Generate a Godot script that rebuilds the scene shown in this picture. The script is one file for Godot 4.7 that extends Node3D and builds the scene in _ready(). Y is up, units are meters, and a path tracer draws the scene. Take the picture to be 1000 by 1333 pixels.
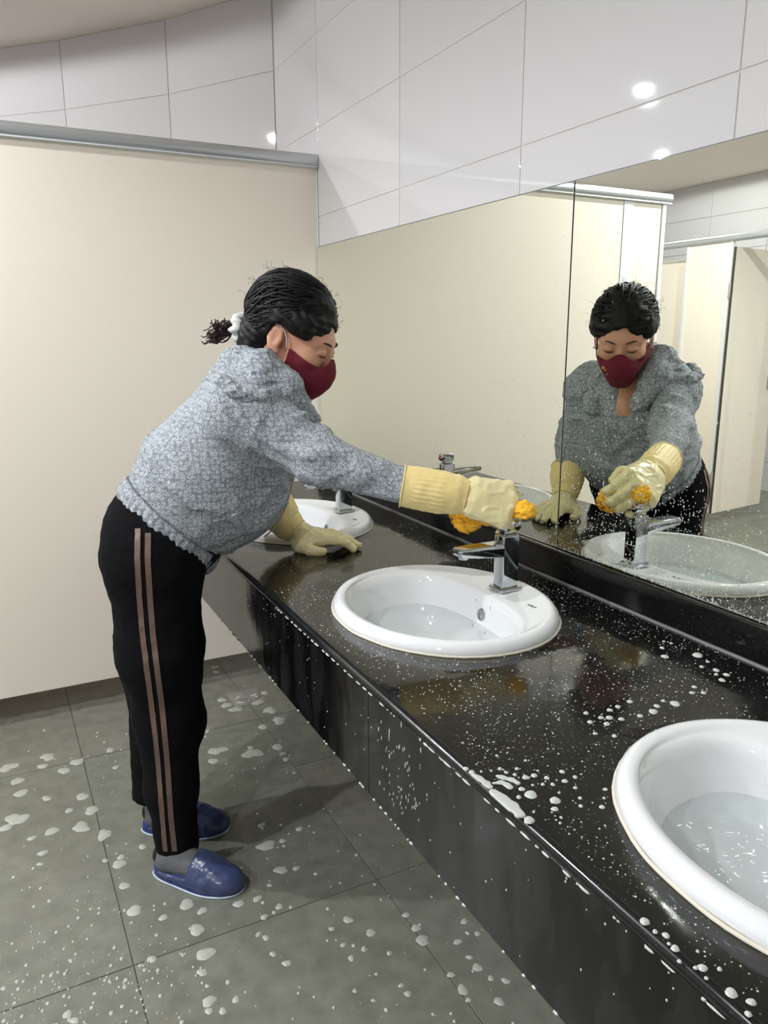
extends Node3D
# A cleaner wiping the tap of a washroom vanity; mirror wall at x = 0, room towards -x, camera looks along -z.

const CAM := Vector3(-1.163, 1.34, 0.0)
const FOCAL := 1005.0
const CEIL := 2.66
const PART_Z := -2.803
const TOP_Y := 0.78
var cam_r: Vector3
var cam_u: Vector3
var cam_f: Vector3
var rng := RandomNumberGenerator.new()
var used := {}
var M := {}

# ---------------------------------------------------------------- geometry collector
class G:
	var v := PackedVector3Array()
	var i := PackedInt32Array()
	var uv := PackedVector2Array()
	func add(p: Vector3) -> int:
		v.append(p)
		return v.size() - 1
	func tri(a: int, b: int, c: int) -> void:
		i.append(a); i.append(c); i.append(b)
	func quad(a: int, b: int, c: int, d: int) -> void:
		tri(a, b, c); tri(a, c, d)
	func tri_out(a: int, b: int, c: int, o: Vector3) -> void:
		var n: Vector3 = (v[b] - v[a]).cross(v[c] - v[a])
		if n.dot((v[a] + v[b] + v[c]) / 3.0 - o) < 0.0: tri(a, c, b)
		else: tri(a, b, c)
	func quad_out(a: int, b: int, c: int, d: int, o: Vector3) -> void:
		tri_out(a, b, c, o); tri_out(a, c, d, o)
	# box with chamfered edges
	func cbox(c: Vector3, s: Vector3, ch: float, bs := Basis.IDENTITY) -> void:
		var h := s * 0.5
		ch = minf(ch, minf(h.x, minf(h.y, h.z)) * 0.95)
		var base := v.size()
		for k in 8:
			var sg := Vector3(-1.0 if k & 1 == 0 else 1.0, -1.0 if k & 2 == 0 else 1.0, -1.0 if k & 4 == 0 else 1.0)
			for ax in 3:
				var p := Vector3(h.x - ch, h.y - ch, h.z - ch)
				p[ax] = h[ax]
				v.append(c + bs * (p * sg))
		var id := func(k: int, ax: int) -> int: return base + k * 3 + ax
		for ax in 3:
			var b1 := 1 << ((ax + 1) % 3)
			var b2 := 1 << ((ax + 2) % 3)
			for sd in 2:
				var k0: int = (1 << ax) * sd
				quad_out(id.call(k0, ax), id.call(k0 | b1, ax), id.call(k0 | b1 | b2, ax), id.call(k0 | b2, ax), c)
			# edges running along ax
			var a1 := (ax + 1) % 3
			var a2 := (ax + 2) % 3
			for q in 4:
				var k0: int = (b1 if q & 1 else 0) | (b2 if q & 2 else 0)
				var k1: int = k0 | (1 << ax)
				quad_out(id.call(k0, a1), id.call(k1, a1), id.call(k1, a2), id.call(k0, a2), c)
		for k in 8:
			tri_out(id.call(k, 0), id.call(k, 1), id.call(k, 2), c)
	# rings of equal size joined; closed = ring closes on itself
	func loft(rings: Array, closed := true, cap0 := true, cap1 := true) -> void:
		var n: int = rings[0].size()
		var base := v.size()
		for r in rings:
			for p in r: v.append(p)
		var m := n if closed else n - 1
		for j in rings.size() - 1:
			for k in m:
				var k2 := (k + 1) % n
				quad(base + j * n + k, base + j * n + k2, base + (j + 1) * n + k2, base + (j + 1) * n + k)
		for e in 2:
			if (e == 0 and cap0) or (e == 1 and cap1):
				var j: int = 0 if e == 0 else rings.size() - 1
				var c := Vector3.ZERO
				for k in n: c += rings[j][k]
				var ci := add(c / n)
				for k in m:
					var k2 := (k + 1) % n
					if e == 0: tri(ci, base + j * n + k2, base + j * n + k)
					else: tri(ci, base + j * n + k, base + j * n + k2)
	func tube(pts: PackedVector3Array, radii, sides := 8, caps := true, closed := false) -> void:
		var rings := []
		var n := pts.size()
		var up := Vector3.UP
		var t0: Vector3 = (pts[1] - pts[0]).normalized()
		if absf(t0.dot(up)) > 0.9: up = Vector3.RIGHT
		var nx := t0.cross(up).normalized()
		for j in n:
			var t: Vector3
			if closed: t = (pts[(j + 1) % n] - pts[(j + n - 1) % n]).normalized()
			else: t = (pts[mini(j + 1, n - 1)] - pts[maxi(j - 1, 0)]).normalized()
			nx = (nx - t * nx.dot(t)).normalized()
			var ny := t.cross(nx)
			var r: float = radii if radii is float else radii[j]
			var ring := PackedVector3Array()
			for k in sides:
				var a := TAU * k / sides
				ring.append(pts[j] + (nx * cos(a) + ny * sin(a)) * r)
			rings.append(ring)
		if closed: rings.append(rings[0])
		loft(rings, true, caps and not closed, caps and not closed)
	# profile points (radius, y) spun round the y axis through c
	func lathe(c: Vector3, prof: Array, seg := 32) -> void:
		var rings := []
		for q in prof:
			var ring := PackedVector3Array()
			for k in seg:
				var a := TAU * k / seg
				ring.append(c + Vector3(cos(a) * q[0], q[1], sin(a) * q[0]))
			rings.append(ring)
		loft(rings)
	func dome(c: Vector3, ax: Vector3, ay: Vector3, n: Vector3, seg: int, rr: Array) -> void:
		# low irregular dome on a surface: rr gives one outline factor per segment
		var b0 := v.size()
		var top := add(c + n)
		for lev in 2:
			var s: float = [0.72, 1.0][lev]
			var h: float = [0.72, -0.05][lev]
			for k in seg:
				var a := TAU * k / seg
				v.append(c + (ax * cos(a) + ay * sin(a)) * (s * rr[k]) + n * h)
		for k in seg:
			var k2 := (k + 1) % seg
			tri_out(top, b0 + 1 + k, b0 + 1 + k2, c - n * 3.0)
			quad_out(b0 + 1 + k, b0 + 1 + seg + k, b0 + 1 + seg + k2, b0 + 1 + k2, c - n * 3.0)
	func join(o: G) -> void:
		var base := v.size()
		v.append_array(o.v)
		for k in o.i: i.append(base + k)
	func flip() -> G:
		for k in range(0, i.size(), 3):
			var t := i[k + 1]
			i[k + 1] = i[k + 2]
			i[k + 2] = t
		return self
	func moved(bs: Basis, at: Vector3) -> G:
		for k in v.size(): v[k] = bs * v[k] + at
		return self
	func mesh(off := Vector3.ZERO, orient := true) -> ArrayMesh:
		if orient:
			var c := Vector3.ZERO
			for p in v: c += p
			c /= maxi(v.size(), 1)
			var vol := 0.0
			for k in range(0, i.size(), 3):
				vol += (v[i[k]] - c).dot((v[i[k + 2]] - c).cross(v[i[k + 1]] - c))
			if vol < 0.0:
				for k in range(0, i.size(), 3):
					var t := i[k + 1]
					i[k + 1] = i[k + 2]
					i[k + 2] = t
		var nr := PackedVector3Array()
		nr.resize(v.size())
		for k in range(0, i.size(), 3):
			var n: Vector3 = (v[i[k + 2]] - v[i[k]]).cross(v[i[k + 1]] - v[i[k]])
			nr[i[k]] += n; nr[i[k + 1]] += n; nr[i[k + 2]] += n
		var w := PackedVector3Array()
		w.resize(v.size())
		for k in v.size():
			nr[k] = nr[k].normalized() if nr[k].length_squared() > 1e-24 else Vector3.UP
			w[k] = v[k] - off
		var arr := []
		arr.resize(Mesh.ARRAY_MAX)
		arr[Mesh.ARRAY_VERTEX] = w
		arr[Mesh.ARRAY_NORMAL] = nr
		if uv.size() == v.size(): arr[Mesh.ARRAY_TEX_UV] = uv
		arr[Mesh.ARRAY_INDEX] = i
		var m := ArrayMesh.new()
		m.add_surface_from_arrays(Mesh.PRIMITIVE_TRIANGLES, arr)
		return m

# ---------------------------------------------------------------- node helpers
func numbered(parent: Node, called: String) -> String:
	var key := str(parent.get_instance_id()) + called
	var n: int = used.get(key, 0)
	used[key] = n + 1
	return called if n == 0 else "%s_%03d" % [called, n]

func thing(called: String, label: String, category: String, at := Vector3.ZERO, group := "") -> Node3D:
	var o := Node3D.new()
	o.name = numbered(self, called)
	add_child(o)
	o.position = at
	tag(o, label, category, group)
	return o

func tag(o: Node, label: String, category: String, group := "", kind := "") -> void:
	o.set_meta("label", label)
	o.set_meta("category", category)
	if group: o.set_meta("group", group)
	if kind: o.set_meta("kind", kind)

func struct(called: String) -> Node3D:
	var o := Node3D.new()
	o.name = called
	o.set_meta("kind", "structure")
	add_child(o)
	return o

func put(parent: Node3D, called: String, m: Mesh, mt: Material, xf := Transform3D.IDENTITY) -> MeshInstance3D:
	var o := MeshInstance3D.new()
	o.name = numbered(parent, called)
	o.mesh = m
	o.material_override = mt
	o.transform = xf
	parent.add_child(o)
	return o

# geometry given in room coordinates, made a part of a node that stands at off
func part(parent: Node3D, called: String, g: G, mt: Material, off := Vector3.ZERO) -> MeshInstance3D:
	return put(parent, called, g.mesh(off), mt)

func bx(c: Vector3, s: Vector3, ch := 0.002) -> G:
	var g := G.new()
	g.cbox(c, s, ch)
	return g

func between(a: Vector3, b: Vector3, ch := 0.002) -> G:
	return bx((a + b) * 0.5, (b - a).abs(), ch)

# rounded path through a few points
func curve(p: Array, n := 6) -> PackedVector3Array:
	var o := PackedVector3Array()
	for k in p.size() - 1:
		var a: Vector3 = p[maxi(k - 1, 0)]
		var b: Vector3 = p[k]
		var c: Vector3 = p[k + 1]
		var d: Vector3 = p[mini(k + 2, p.size() - 1)]
		for j in n: o.append(b.cubic_interpolate(c, a, d, float(j) / n))
	o.append(p[p.size() - 1])
	return o

# ---------------------------------------------------------------- photo pixel helpers (a pixel gives a direction, the surface gives the distance)
func ray(x: float, y: float) -> Vector3:
	return cam_f + cam_r * ((x - 500.0) / FOCAL) - cam_u * ((y - 666.5) / FOCAL)

func on_plane(x: float, y: float, axis: int, val: float) -> Vector3:
	var d := ray(x, y)
	return CAM + d * ((val - CAM[axis]) / d[axis])

# ---------------------------------------------------------------- materials
func mat(c: Color, rough := 0.5, metal := 0.0, spec := 0.5) -> StandardMaterial3D:
	var m := StandardMaterial3D.new()
	m.albedo_color = c
	m.roughness = rough
	m.metallic = metal
	m.metallic_specular = spec
	return m

func c8(r: int, g: int, b: int) -> Color:
	return Color(r / 255.0, g / 255.0, b / 255.0)

func noise(sd: int, freq: float, type := FastNoiseLite.TYPE_SIMPLEX_SMOOTH, oct := 3) -> FastNoiseLite:
	var n := FastNoiseLite.new()
	n.seed = sd
	n.frequency = freq
	n.noise_type = type
	n.fractal_octaves = oct
	return n

func noise_tex(n: FastNoiseLite, stops: Array, size := 512, normal := false, bump := 4.0) -> NoiseTexture2D:
	var t := NoiseTexture2D.new()
	t.width = size
	t.height = size
	t.seamless = true
	t.noise = n
	t.generate_mipmaps = false
	if normal:
		t.as_normal_map = true
		t.bump_strength = bump
	else:
		var g := Gradient.new()
		var of := PackedFloat32Array()
		var cl := PackedColorArray()
		for s in stops:
			of.append(s[0]); cl.append(s[1])
		g.offsets = of
		g.colors = cl
		t.color_ramp = g
	return t

func triplanar(m: StandardMaterial3D, scale: float, world := true) -> StandardMaterial3D:
	m.uv1_triplanar = true
	m.uv1_world_triplanar = world
	m.uv1_scale = Vector3.ONE * scale
	return m

func img_tex(im: Image) -> ImageTexture:
	return ImageTexture.create_from_image(im)

# small white blossom rings on blue-grey jersey
func jersey_image() -> Image:
	var n := 512
	var im := Image.create(n, n, false, Image.FORMAT_RGB8)
	var r := RandomNumberGenerator.new()
	r.seed = 5
	var fl := PackedFloat32Array()
	fl.resize(n * n)
	var stamp := func(cx: float, cy: float, rad: float, val: float):
		var q := int(ceil(rad)) + 1
		for yy in range(int(cy) - q, int(cy) + q + 1):
			for xx in range(int(cx) - q, int(cx) + q + 1):
				var d := Vector2(xx - cx, yy - cy).length()
				if d < rad:
					var k := posmod(yy, n) * n + posmod(xx, n)
					fl[k] = maxf(fl[k], val * clampf((rad - d) * 0.8, 0, 1))
	var grid := 12
	for gy in grid:
		for gx in grid:
			var cx := (gx + 0.5 + r.randf_range(-0.3, 0.3)) * n / grid
			var cy := (gy + 0.5 + r.randf_range(-0.3, 0.3)) * n / grid
			var rr := r.randf_range(10, 15)
			var pet := r.randi_range(5, 7)
			var a0 := r.randf() * TAU
			for p in pet:
				if r.randf() < 0.13: continue
				var a := a0 + TAU * p / pet
				for s in 3:
					var aa := a + (s - 1) * 0.26
					stamp.call(cx + cos(aa) * rr, cy + sin(aa) * rr, r.randf_range(3.8, 5.8), r.randf_range(0.75, 1.0))
			if r.randf() < 0.3: stamp.call(cx, cy, 3.2, 0.8)
	for k in 260:
		stamp.call(r.randf() * n, r.randf() * n, r.randf_range(2.0, 4.6), r.randf_range(0.5, 1.0))
	for y in n:
		for x in n:
			var f := fl[y * n + x]
			var g := r.randf_range(-0.03, 0.03)
			var base := Color(0.47 + g, 0.49 + g, 0.515 + g)
			im.set_pixel(x, y, base.lerp(Color(0.85, 0.865, 0.88), f * 0.85))
	return im

# black granite: fine mineral flecks of several greys
func granite_image() -> Image:
	var n := 512
	var im := Image.create(n, n, false, Image.FORMAT_RGB8)
	var r := RandomNumberGenerator.new()
	r.seed = 9
	im.fill(Color(0.055, 0.056, 0.055))
	for k in 26000:
		var g := 0.03 + 0.12 * pow(r.randf(), 3.0)
		im.fill_rect(Rect2i(r.randi() % n, r.randi() % n, r.randi_range(1, 3), r.randi_range(1, 3)), Color(g, g * 1.01, g * 0.98))
	for k in 1300:
		var g := 0.16 + 0.25 * pow(r.randf(), 2.0)
		im.fill_rect(Rect2i(r.randi() % n, r.randi() % n, r.randi_range(1, 2), r.randi_range(1, 2)), Color(g, g, g * 0.97))
	return im

func heather_image(c: Color, amp: float, sd: int) -> Image:
	var n := 256
	var im := Image.create(n, n, false, Image.FORMAT_RGB8)
	var r := RandomNumberGenerator.new()
	r.seed = sd
	for y in n:
		for x in n:
			var g := 1.0 + r.randf_range(-amp, amp)
			im.set_pixel(x, y, Color(c.r * g, c.g * g, c.b * g))
	for k in 5000:
		var g := 1.0 + r.randf_range(-amp, amp) * 1.6
		im.fill_rect(Rect2i(r.randi() % n, r.randi() % n, r.randi_range(2, 5), 1), Color(c.r * g, c.g * g, c.b * g))
	return im

func make_materials() -> void:
	# glazed wall tile
	for k in 3:
		var t: StandardMaterial3D = mat([c8(203, 200, 201), c8(205, 202, 202), c8(201, 198, 199)][k], 0.025)
		t.normal_enabled = true
		t.normal_texture = noise_tex(noise(40 + k, 0.006), [], 256, true, 1.2)
		t.normal_scale = 0.05
		M["tile%d" % k] = triplanar(t, 1.6)
	M.grout = mat(c8(196, 190, 184), 0.9)
	M.ceiling = mat(c8(238, 230, 220), 0.9)
	# stone-look floor tile, three tones
	for k in 3:
		var f := mat(Color.WHITE, 0.23)
		var b: Color = [c8(121, 121, 109), c8(124, 123, 111), c8(118, 119, 107)][k]
		f.albedo_texture = noise_tex(noise(60 + k, 0.02, FastNoiseLite.TYPE_SIMPLEX_SMOOTH, 5), [[0.0, b.darkened(0.10)], [0.5, b], [1.0, b.lightened(0.07)]], 512)
		f.roughness_texture = noise_tex(noise(70 + k, 0.008, FastNoiseLite.TYPE_SIMPLEX_SMOOTH, 4), [[0.0, Color(0.7, 0.7, 0.7)], [0.45, Color(0.85, 0.85, 0.85)], [1.0, Color.WHITE]], 256)
		f.roughness = 0.34
		f.normal_enabled = true
		f.normal_texture = noise_tex(noise(80 + k, 0.05), [], 256, true, 2.0)
		f.normal_scale = 0.06
		M["floor%d" % k] = triplanar(f, 1.3)
	M.floor_grout = mat(c8(92, 90, 80), 0.8)
	M.laminate = mat(c8(236, 226, 212), 0.42)
	M.laminate_edge = mat(c8(60, 52, 42), 0.5)
	M.alu = mat(c8(200, 203, 206), 0.32, 0.75)
	M.alu_white = mat(c8(222, 224, 226), 0.3)
	M.mirror = mat(c8(241, 244, 234), 0.0, 1.0)
	M.mirror_edge = mat(c8(48, 52, 46), 0.4)
	var g := mat(Color.WHITE, 0.1)
	g.albedo_texture = img_tex(granite_image())
	g.roughness_texture = noise_tex(noise(21, 0.011, FastNoiseLite.TYPE_SIMPLEX_SMOOTH, 4), [[0.0, Color(0.35, 0.35, 0.35)], [0.5, Color(0.6, 0.6, 0.6)], [1.0, Color.WHITE]], 256)
	g.roughness = 0.17
	g.normal_enabled = true
	g.normal_texture = noise_tex(noise(22, 0.03), [], 256, true, 2.0)
	g.normal_scale = 0.05
	M.granite = triplanar(g, 2.2)
	# apron stone with dried soap film in upright runs
	var ga: StandardMaterial3D = g.duplicate()
	ga.albedo_texture = noise_tex(noise(23, 0.010, FastNoiseLite.TYPE_SIMPLEX_SMOOTH, 5), [[0.0, c8(11, 11, 11)], [0.44, c8(13, 13, 13)], [0.50, c8(27, 28, 27)], [0.56, c8(20, 20, 20)], [0.66, c8(30, 31, 31)], [1.0, c8(24, 24, 24)]], 512)
	ga.uv1_scale = Vector3(3.0, 0.9, 3.0)
	ga.roughness = 0.19
	M.granite_film = ga
	var ge: StandardMaterial3D = g.duplicate()
	ge.roughness = 0.34
	M.granite_edge = ge
	M.silicone = mat(c8(112, 112, 110), 0.5)
	M.caulk = mat(c8(214, 206, 190), 0.6)
	M.ceramic = mat(c8(224, 224, 225), 0.06)
	M.chrome = mat(c8(205, 208, 212), 0.06, 1.0)
	M.steel = mat(c8(172, 169, 160), 0.35, 0.45)
	M.red_mark = mat(c8(196, 110, 112), 0.3)
	var w := mat(Color(0.84, 0.91, 0.91, 0.26), 0.02)
	w.transparency = BaseMaterial3D.TRANSPARENCY_ALPHA
	w.normal_enabled = true
	w.normal_texture = noise_tex(noise(31, 0.014), [], 256, true, 6.0)
	w.normal_scale = 0.35
	M.water = triplanar(w, 3.0)
	var fm := mat(c8(196, 196, 188), 0.35)
	fm.albedo_texture = noise_tex(noise(91, 0.12, FastNoiseLite.TYPE_CELLULAR, 1), [[0.0, c8(255, 255, 252)], [0.6, c8(226, 226, 220)], [1.0, c8(188, 188, 180)]], 256)
	fm.normal_enabled = true
	fm.normal_texture = noise_tex(noise(92, 0.1, FastNoiseLite.TYPE_CELLULAR, 1), [], 256, true, 6.0)
	fm.normal_scale = 0.5
	M.foam = triplanar(fm, 14.0)
	var wf: StandardMaterial3D = fm.duplicate()
	wf.uv1_scale = Vector3.ONE * 22.0
	wf.albedo_color = c8(206, 207, 206)
	M.foam_white = wf
	var dr := mat(Color(0.86, 0.88, 0.88, 0.5), 0.05)
	dr.transparency = BaseMaterial3D.TRANSPARENCY_ALPHA
	M.droplet = dr
	# clothing
	var j := mat(Color.WHITE, 0.95)
	j.albedo_texture = img_tex(jersey_image())
	M.jersey = triplanar(j, 8.4)
	var p := mat(c8(13, 13, 15), 0.95, 0.0, 0.25)
	M.velour = p
	M.undershirt = mat(c8(22, 27, 30), 0.9, 0.0, 0.3)
	var st := mat(Color.WHITE, 0.5, 0.2)
	st.albedo_texture = img_tex(heather_image(Color(0.42, 0.34, 0.30), 0.45, 3))
	M.lurex = triplanar(st, 14.0)
	var sk := mat(Color.WHITE, 0.95)
	sk.albedo_texture = img_tex(heather_image(Color(0.40, 0.40, 0.41), 0.2, 4))
	M.sock = triplanar(sk, 9.0)
	M.sock_heel = mat(c8(26, 25, 27), 0.95)
	M.shoe = mat(c8(58, 68, 104), 0.26)
	M.shoe_sole = mat(c8(40, 52, 104), 0.4)
	M.shoe_rim = mat(c8(190, 200, 214), 0.4)
	M.glove_cuff = mat(c8(232, 208, 142), 0.5)
	M.glove = mat(c8(226, 212, 162), 0.32)
	M.cloth = mat(c8(240, 180, 46), 0.85)
	var skin := mat(c8(205, 150, 122), 0.5)
	skin.subsurf_scatter_enabled = true
	skin.subsurf_scatter_strength = 0.15
	M.skin = skin
	M.hair = mat(c8(15, 13, 13), 0.55, 0.0, 0.35)
	M.hair_brown = mat(c8(50, 32, 28), 0.45)
	M.brow = mat(c8(70, 52, 46), 0.8)
	M.lash = mat(c8(24, 18, 17), 0.7)
	M.eye_white = mat(c8(205, 196, 190), 0.2)
	M.mask = mat(c8(106, 18, 38), 0.9)
	M.emblem = mat(c8(220, 170, 30), 0.6)
	M.strap = mat(c8(222, 214, 208), 0.7)
	M.scrunchie = mat(c8(202, 206, 202), 0.45)
	M.pearl = mat(c8(238, 234, 228), 0.12)
	M.led = mat(c8(250, 250, 255), 0.4)
	M.led.emission_enabled = true
	M.led.emission = Color(0.93, 0.97, 1.0)
	M.led.emission_energy_multiplier = 9.0
	M.fitting = mat(c8(232, 232, 230), 0.4)

func _ready() -> void:
	# ---- camera
	var yaw := deg_to_rad(27.1)
	var pit := deg_to_rad(-12.97)
	var rol := deg_to_rad(-0.125)
	cam_f = Vector3(sin(yaw) * cos(pit), sin(pit), -cos(yaw) * cos(pit))
	var r0 := Vector3(cos(yaw), 0, sin(yaw))
	var u0 := r0.cross(cam_f)
	cam_r = r0 * cos(rol) + u0 * sin(rol)
	cam_u = u0 * cos(rol) - r0 * sin(rol)
	var cam := Camera3D.new()
	cam.name = "camera"
	cam.fov = rad_to_deg(2.0 * atan(666.5 / FOCAL))
	cam.near = 0.02
	cam.far = 50.0
	cam.transform = Transform3D(Basis(cam_r, cam_u, -cam_f), CAM)
	add_child(cam)
	cam.current = true
	# ---- environment: a closed room, no daylight
	var env := Environment.new()
	env.background_mode = Environment.BG_COLOR
	env.background_color = Color(0.02, 0.02, 0.02)
	env.tonemap_mode = Environment.TONE_MAPPER_LINEAR
	env.tonemap_exposure = 1.0
	env.sdfgi_enabled = true
	env.ssao_enabled = true
	env.ssil_enabled = true
	var we := WorldEnvironment.new()
	we.name = "environment"
	we.environment = env
	add_child(we)
	make_materials()
	# ---- lamps
	var E := 2.8
	downlight(-2.30, -3.53, "recessed round ceiling downlight over the cubicle corridor behind the partition", E * 0.8, 89.0, 0.06)
	downlight(-3.5, -4.56, "recessed round ceiling downlight above the cubicle with the shut door", E * 0.7, 89.0, 0.06)
	downlight(-2.1, -2.33, "recessed round ceiling downlight just in front of the partition line", E)
	downlight(-2.1, -1.15, "recessed round ceiling downlight behind the person at the counter", E * 0.85)
	downlight(-3.0, 0.9, "recessed round ceiling downlight on the camera side of the last basin", E)
	downlight(-3.6, -1.0, "recessed round ceiling downlight deep over the cubicles", E)
	# ---- room
	build_room()
	build_partitions()
	build_mirrors()
	build_counter()
	build_sinks()
	build_drain()
	build_cloth()
	build_person()
	build_foam()

# ---------------------------------------------------------------- soft shapes: smooth union of tapered capsules and ellipsoids, meshed as surface nets
# a shape is [type, a, b, ra, rb, k]: 0 tapered capsule a-b, 1 ellipsoid at a with radii b, 2 ellipsoid cut away, 3 capsule cut away
func cap(a: Vector3, b: Vector3, ra: float, rb: float, k := 0.03) -> Array:
	return [0, a, b, ra, rb, k]

func ell(c: Vector3, r: Vector3, k := 0.02) -> Array:
	return [1, c, r, 0.0, 0.0, k]

func cut(c: Vector3, r: Vector3, k := 0.01) -> Array:
	return [2, c, r, 0.0, 0.0, k]

func prim_d(p: Vector3, q: Array) -> float:
	var t: int = q[0]
	var a: Vector3 = q[1]
	var b: Vector3 = q[2]
	if t == 0 or t == 3:
		var ab := b - a
		var h := clampf((p - a).dot(ab) / maxf(ab.length_squared(), 1e-9), 0.0, 1.0)
		return (p - a - ab * h).length() - lerpf(q[3], q[4], h)
	var l := p - a
	var k0 := (l / b).length()
	var k1 := (l / (b * b)).length()
	if k1 < 1e-6: return -minf(b.x, minf(b.y, b.z))
	return k0 * (k0 - 1.0) / k1

func field(p: Vector3, prims: Array) -> float:
	var d := 1e3
	for q in prims:
		var t: int = q[0]
		var e := prim_d(p, q)
		var k: float = q[5]
		if t < 2:
			if d > 100.0: d = e
			else:
				var h := maxf(k - absf(d - e), 0.0) / k
				d = minf(d, e) - h * h * k * 0.25
		else:
			var h := maxf(k - absf(d + e), 0.0) / k
			d = maxf(d, -e) + h * h * k * 0.25
	return d

func net(prims: Array, h: float, post = null, margin := 0.02) -> G:
	var lo := Vector3.ONE * 1e3
	var hi := -lo
	for q in prims:
		if q[0] >= 2: continue
		var a: Vector3 = q[1]
		var b: Vector3 = q[2]
		if q[0] == 1:
			lo = lo.min(a - b); hi = hi.max(a + b)
		else:
			var ra := Vector3.ONE * float(q[3])
			var rb := Vector3.ONE * float(q[4])
			lo = lo.min(a - ra).min(b - rb); hi = hi.max(a + ra).max(b + rb)
	lo -= Vector3.ONE * (margin + 2 * h)
	hi += Vector3.ONE * (margin + 2 * h)
	var B := 4
	var bn := Vector3i(((hi - lo) / (h * B)).ceil())
	var nx := bn.x * B + 1
	var ny := bn.y * B + 1
	var nz := bn.z * B + 1
	var sx := 1
	var sy := nx
	var sz := nx * ny
	var vals := PackedFloat32Array()
	vals.resize(nx * ny * nz)
	vals.fill(1e3)
	var vid := PackedInt32Array()
	vid.resize(nx * ny * nz)
	vid.fill(-1)
	var act := []
	var reach := h * B * 0.87
	var has_post: bool = post != null
	for bz in bn.z:
		for by in bn.y:
			for bxx in bn.x:
				var c := lo + Vector3(bxx + 0.5, by + 0.5, bz + 0.5) * (h * B)
				var near := []
				var d := 1e3
				for q in prims:
					var e := prim_d(c, q)
					if q[0] < 2:
						d = minf(d, e)
						if e < reach + 0.02 + float(q[5]): near.append(q)
					elif e < reach + 0.02 + float(q[5]): near.append(q)
				if d > reach + margin or near.is_empty(): continue
				if d < -reach - margin - 0.06 and not has_post: continue
				act.append(Vector3i(bxx, by, bz) * B)
				for k in B + 1:
					for j in B + 1:
						var row := (bxx * B) + (by * B + j) * sy + (bz * B + k) * sz
						for i in B + 1:
							if vals[row + i] < 500.0: continue
							var p := lo + Vector3(bxx * B + i, by * B + j, bz * B + k) * h
							var dd := field(p, near)
							if has_post: dd = post.call(p, dd)
							vals[row + i] = dd
	var g := G.new()
	var co := [0, sx, sy, sx + sy, sz, sz + sx, sz + sy, sz + sx + sy]
	var cp := [Vector3(0, 0, 0), Vector3(1, 0, 0), Vector3(0, 1, 0), Vector3(1, 1, 0), Vector3(0, 0, 1), Vector3(1, 0, 1), Vector3(0, 1, 1), Vector3(1, 1, 1)]
	var ed := [[0, 1], [2, 3], [4, 5], [6, 7], [0, 2], [1, 3], [4, 6], [5, 7], [0, 4], [1, 5], [2, 6], [3, 7]]
	for b0 in act:
		for k in B:
			for j in B:
				var row: int = b0.x + (b0.y + j) * sy + (b0.z + k) * sz
				for i in B:
					var o := row + i
					var n := 0
					for q in 8:
						if vals[o + co[q]] < 0.0: n += 1
					if n == 0 or n == 8: continue
					var s := Vector3.ZERO
					var m := 0
					for e in ed:
						var a: float = vals[o + co[e[0]]]
						var b: float = vals[o + co[e[1]]]
						if (a < 0.0) != (b < 0.0):
							var pa: Vector3 = cp[e[0]]
							var pb: Vector3 = cp[e[1]]
							s += pa.lerp(pb, a / (a - b))
							m += 1
					vid[o] = g.add(lo + (Vector3(b0.x + i, b0.y + j, b0.z + k) + s / m) * h)
	var st := [sx, sy, sz]
	for b0 in act:
		for k in B:
			for j in B:
				var row: int = b0.x + (b0.y + j) * sy + (b0.z + k) * sz
				for i in B:
					var o := row + i
					if vid[o] < 0: continue
					var a: float = vals[o]
					for ax in 3:
						var b: float = vals[o + st[ax]]
						if (a < 0.0) == (b < 0.0): continue
						var u: int = st[(ax + 1) % 3]
						var w: int = st[(ax + 2) % 3]
						if o - u - w < 0: continue
						var q0 := vid[o]
						var q1 := vid[o - u]
						var q2 := vid[o - u - w]
						var q3 := vid[o - w]
						if q1 < 0 or q2 < 0 or q3 < 0: continue
						if a < 0.0: g.quad(q0, q1, q2, q3)
						else: g.quad(q0, q3, q2, q1)
	return g

# ---------------------------------------------------------------- room shell
var tile_cache := {}
func tile_mesh(w: float, hgt: float, th: float, ch: float) -> Mesh:
	var key := "%.3f_%.3f_%.3f" % [w, hgt, th]
	if not tile_cache.has(key):
		var g := G.new()
		g.cbox(Vector3.ZERO, Vector3(w, hgt, th), ch)
		tile_cache[key] = g.mesh()
	return tile_cache[key]

# glazed tiles on an upright wall from a to b (plan points), face towards nrm
func tile_wall(w: Node3D, a: Vector2, b: Vector2, us: Array, ys: Array, inward: Vector2, th := 0.008) -> void:
	var d := (b - a).normalized()
	var ub := Vector3(d.x, 0, d.y)
	var nb := Vector3(inward.x, 0, inward.y).normalized()
	var bs := Basis(ub, Vector3.UP, nb)
	for j in ys.size() - 1:
		for k in us.size() - 1:
			var wd: float = us[k + 1] - us[k] - 0.0028
			var hg: float = ys[j + 1] - ys[j] - 0.0028
			var c2: Vector2 = a + d * (float(us[k]) + float(us[k + 1])) * 0.5
			var at := Vector3(c2.x, (ys[j] + ys[j + 1]) * 0.5, c2.y) - nb * (th * 0.5)
			put(w, "tile", tile_mesh(wd, hg, th, 0.0012), M["tile%d" % ((k * 7 + j * 3) % 3)], Transform3D(bs, at))

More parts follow.
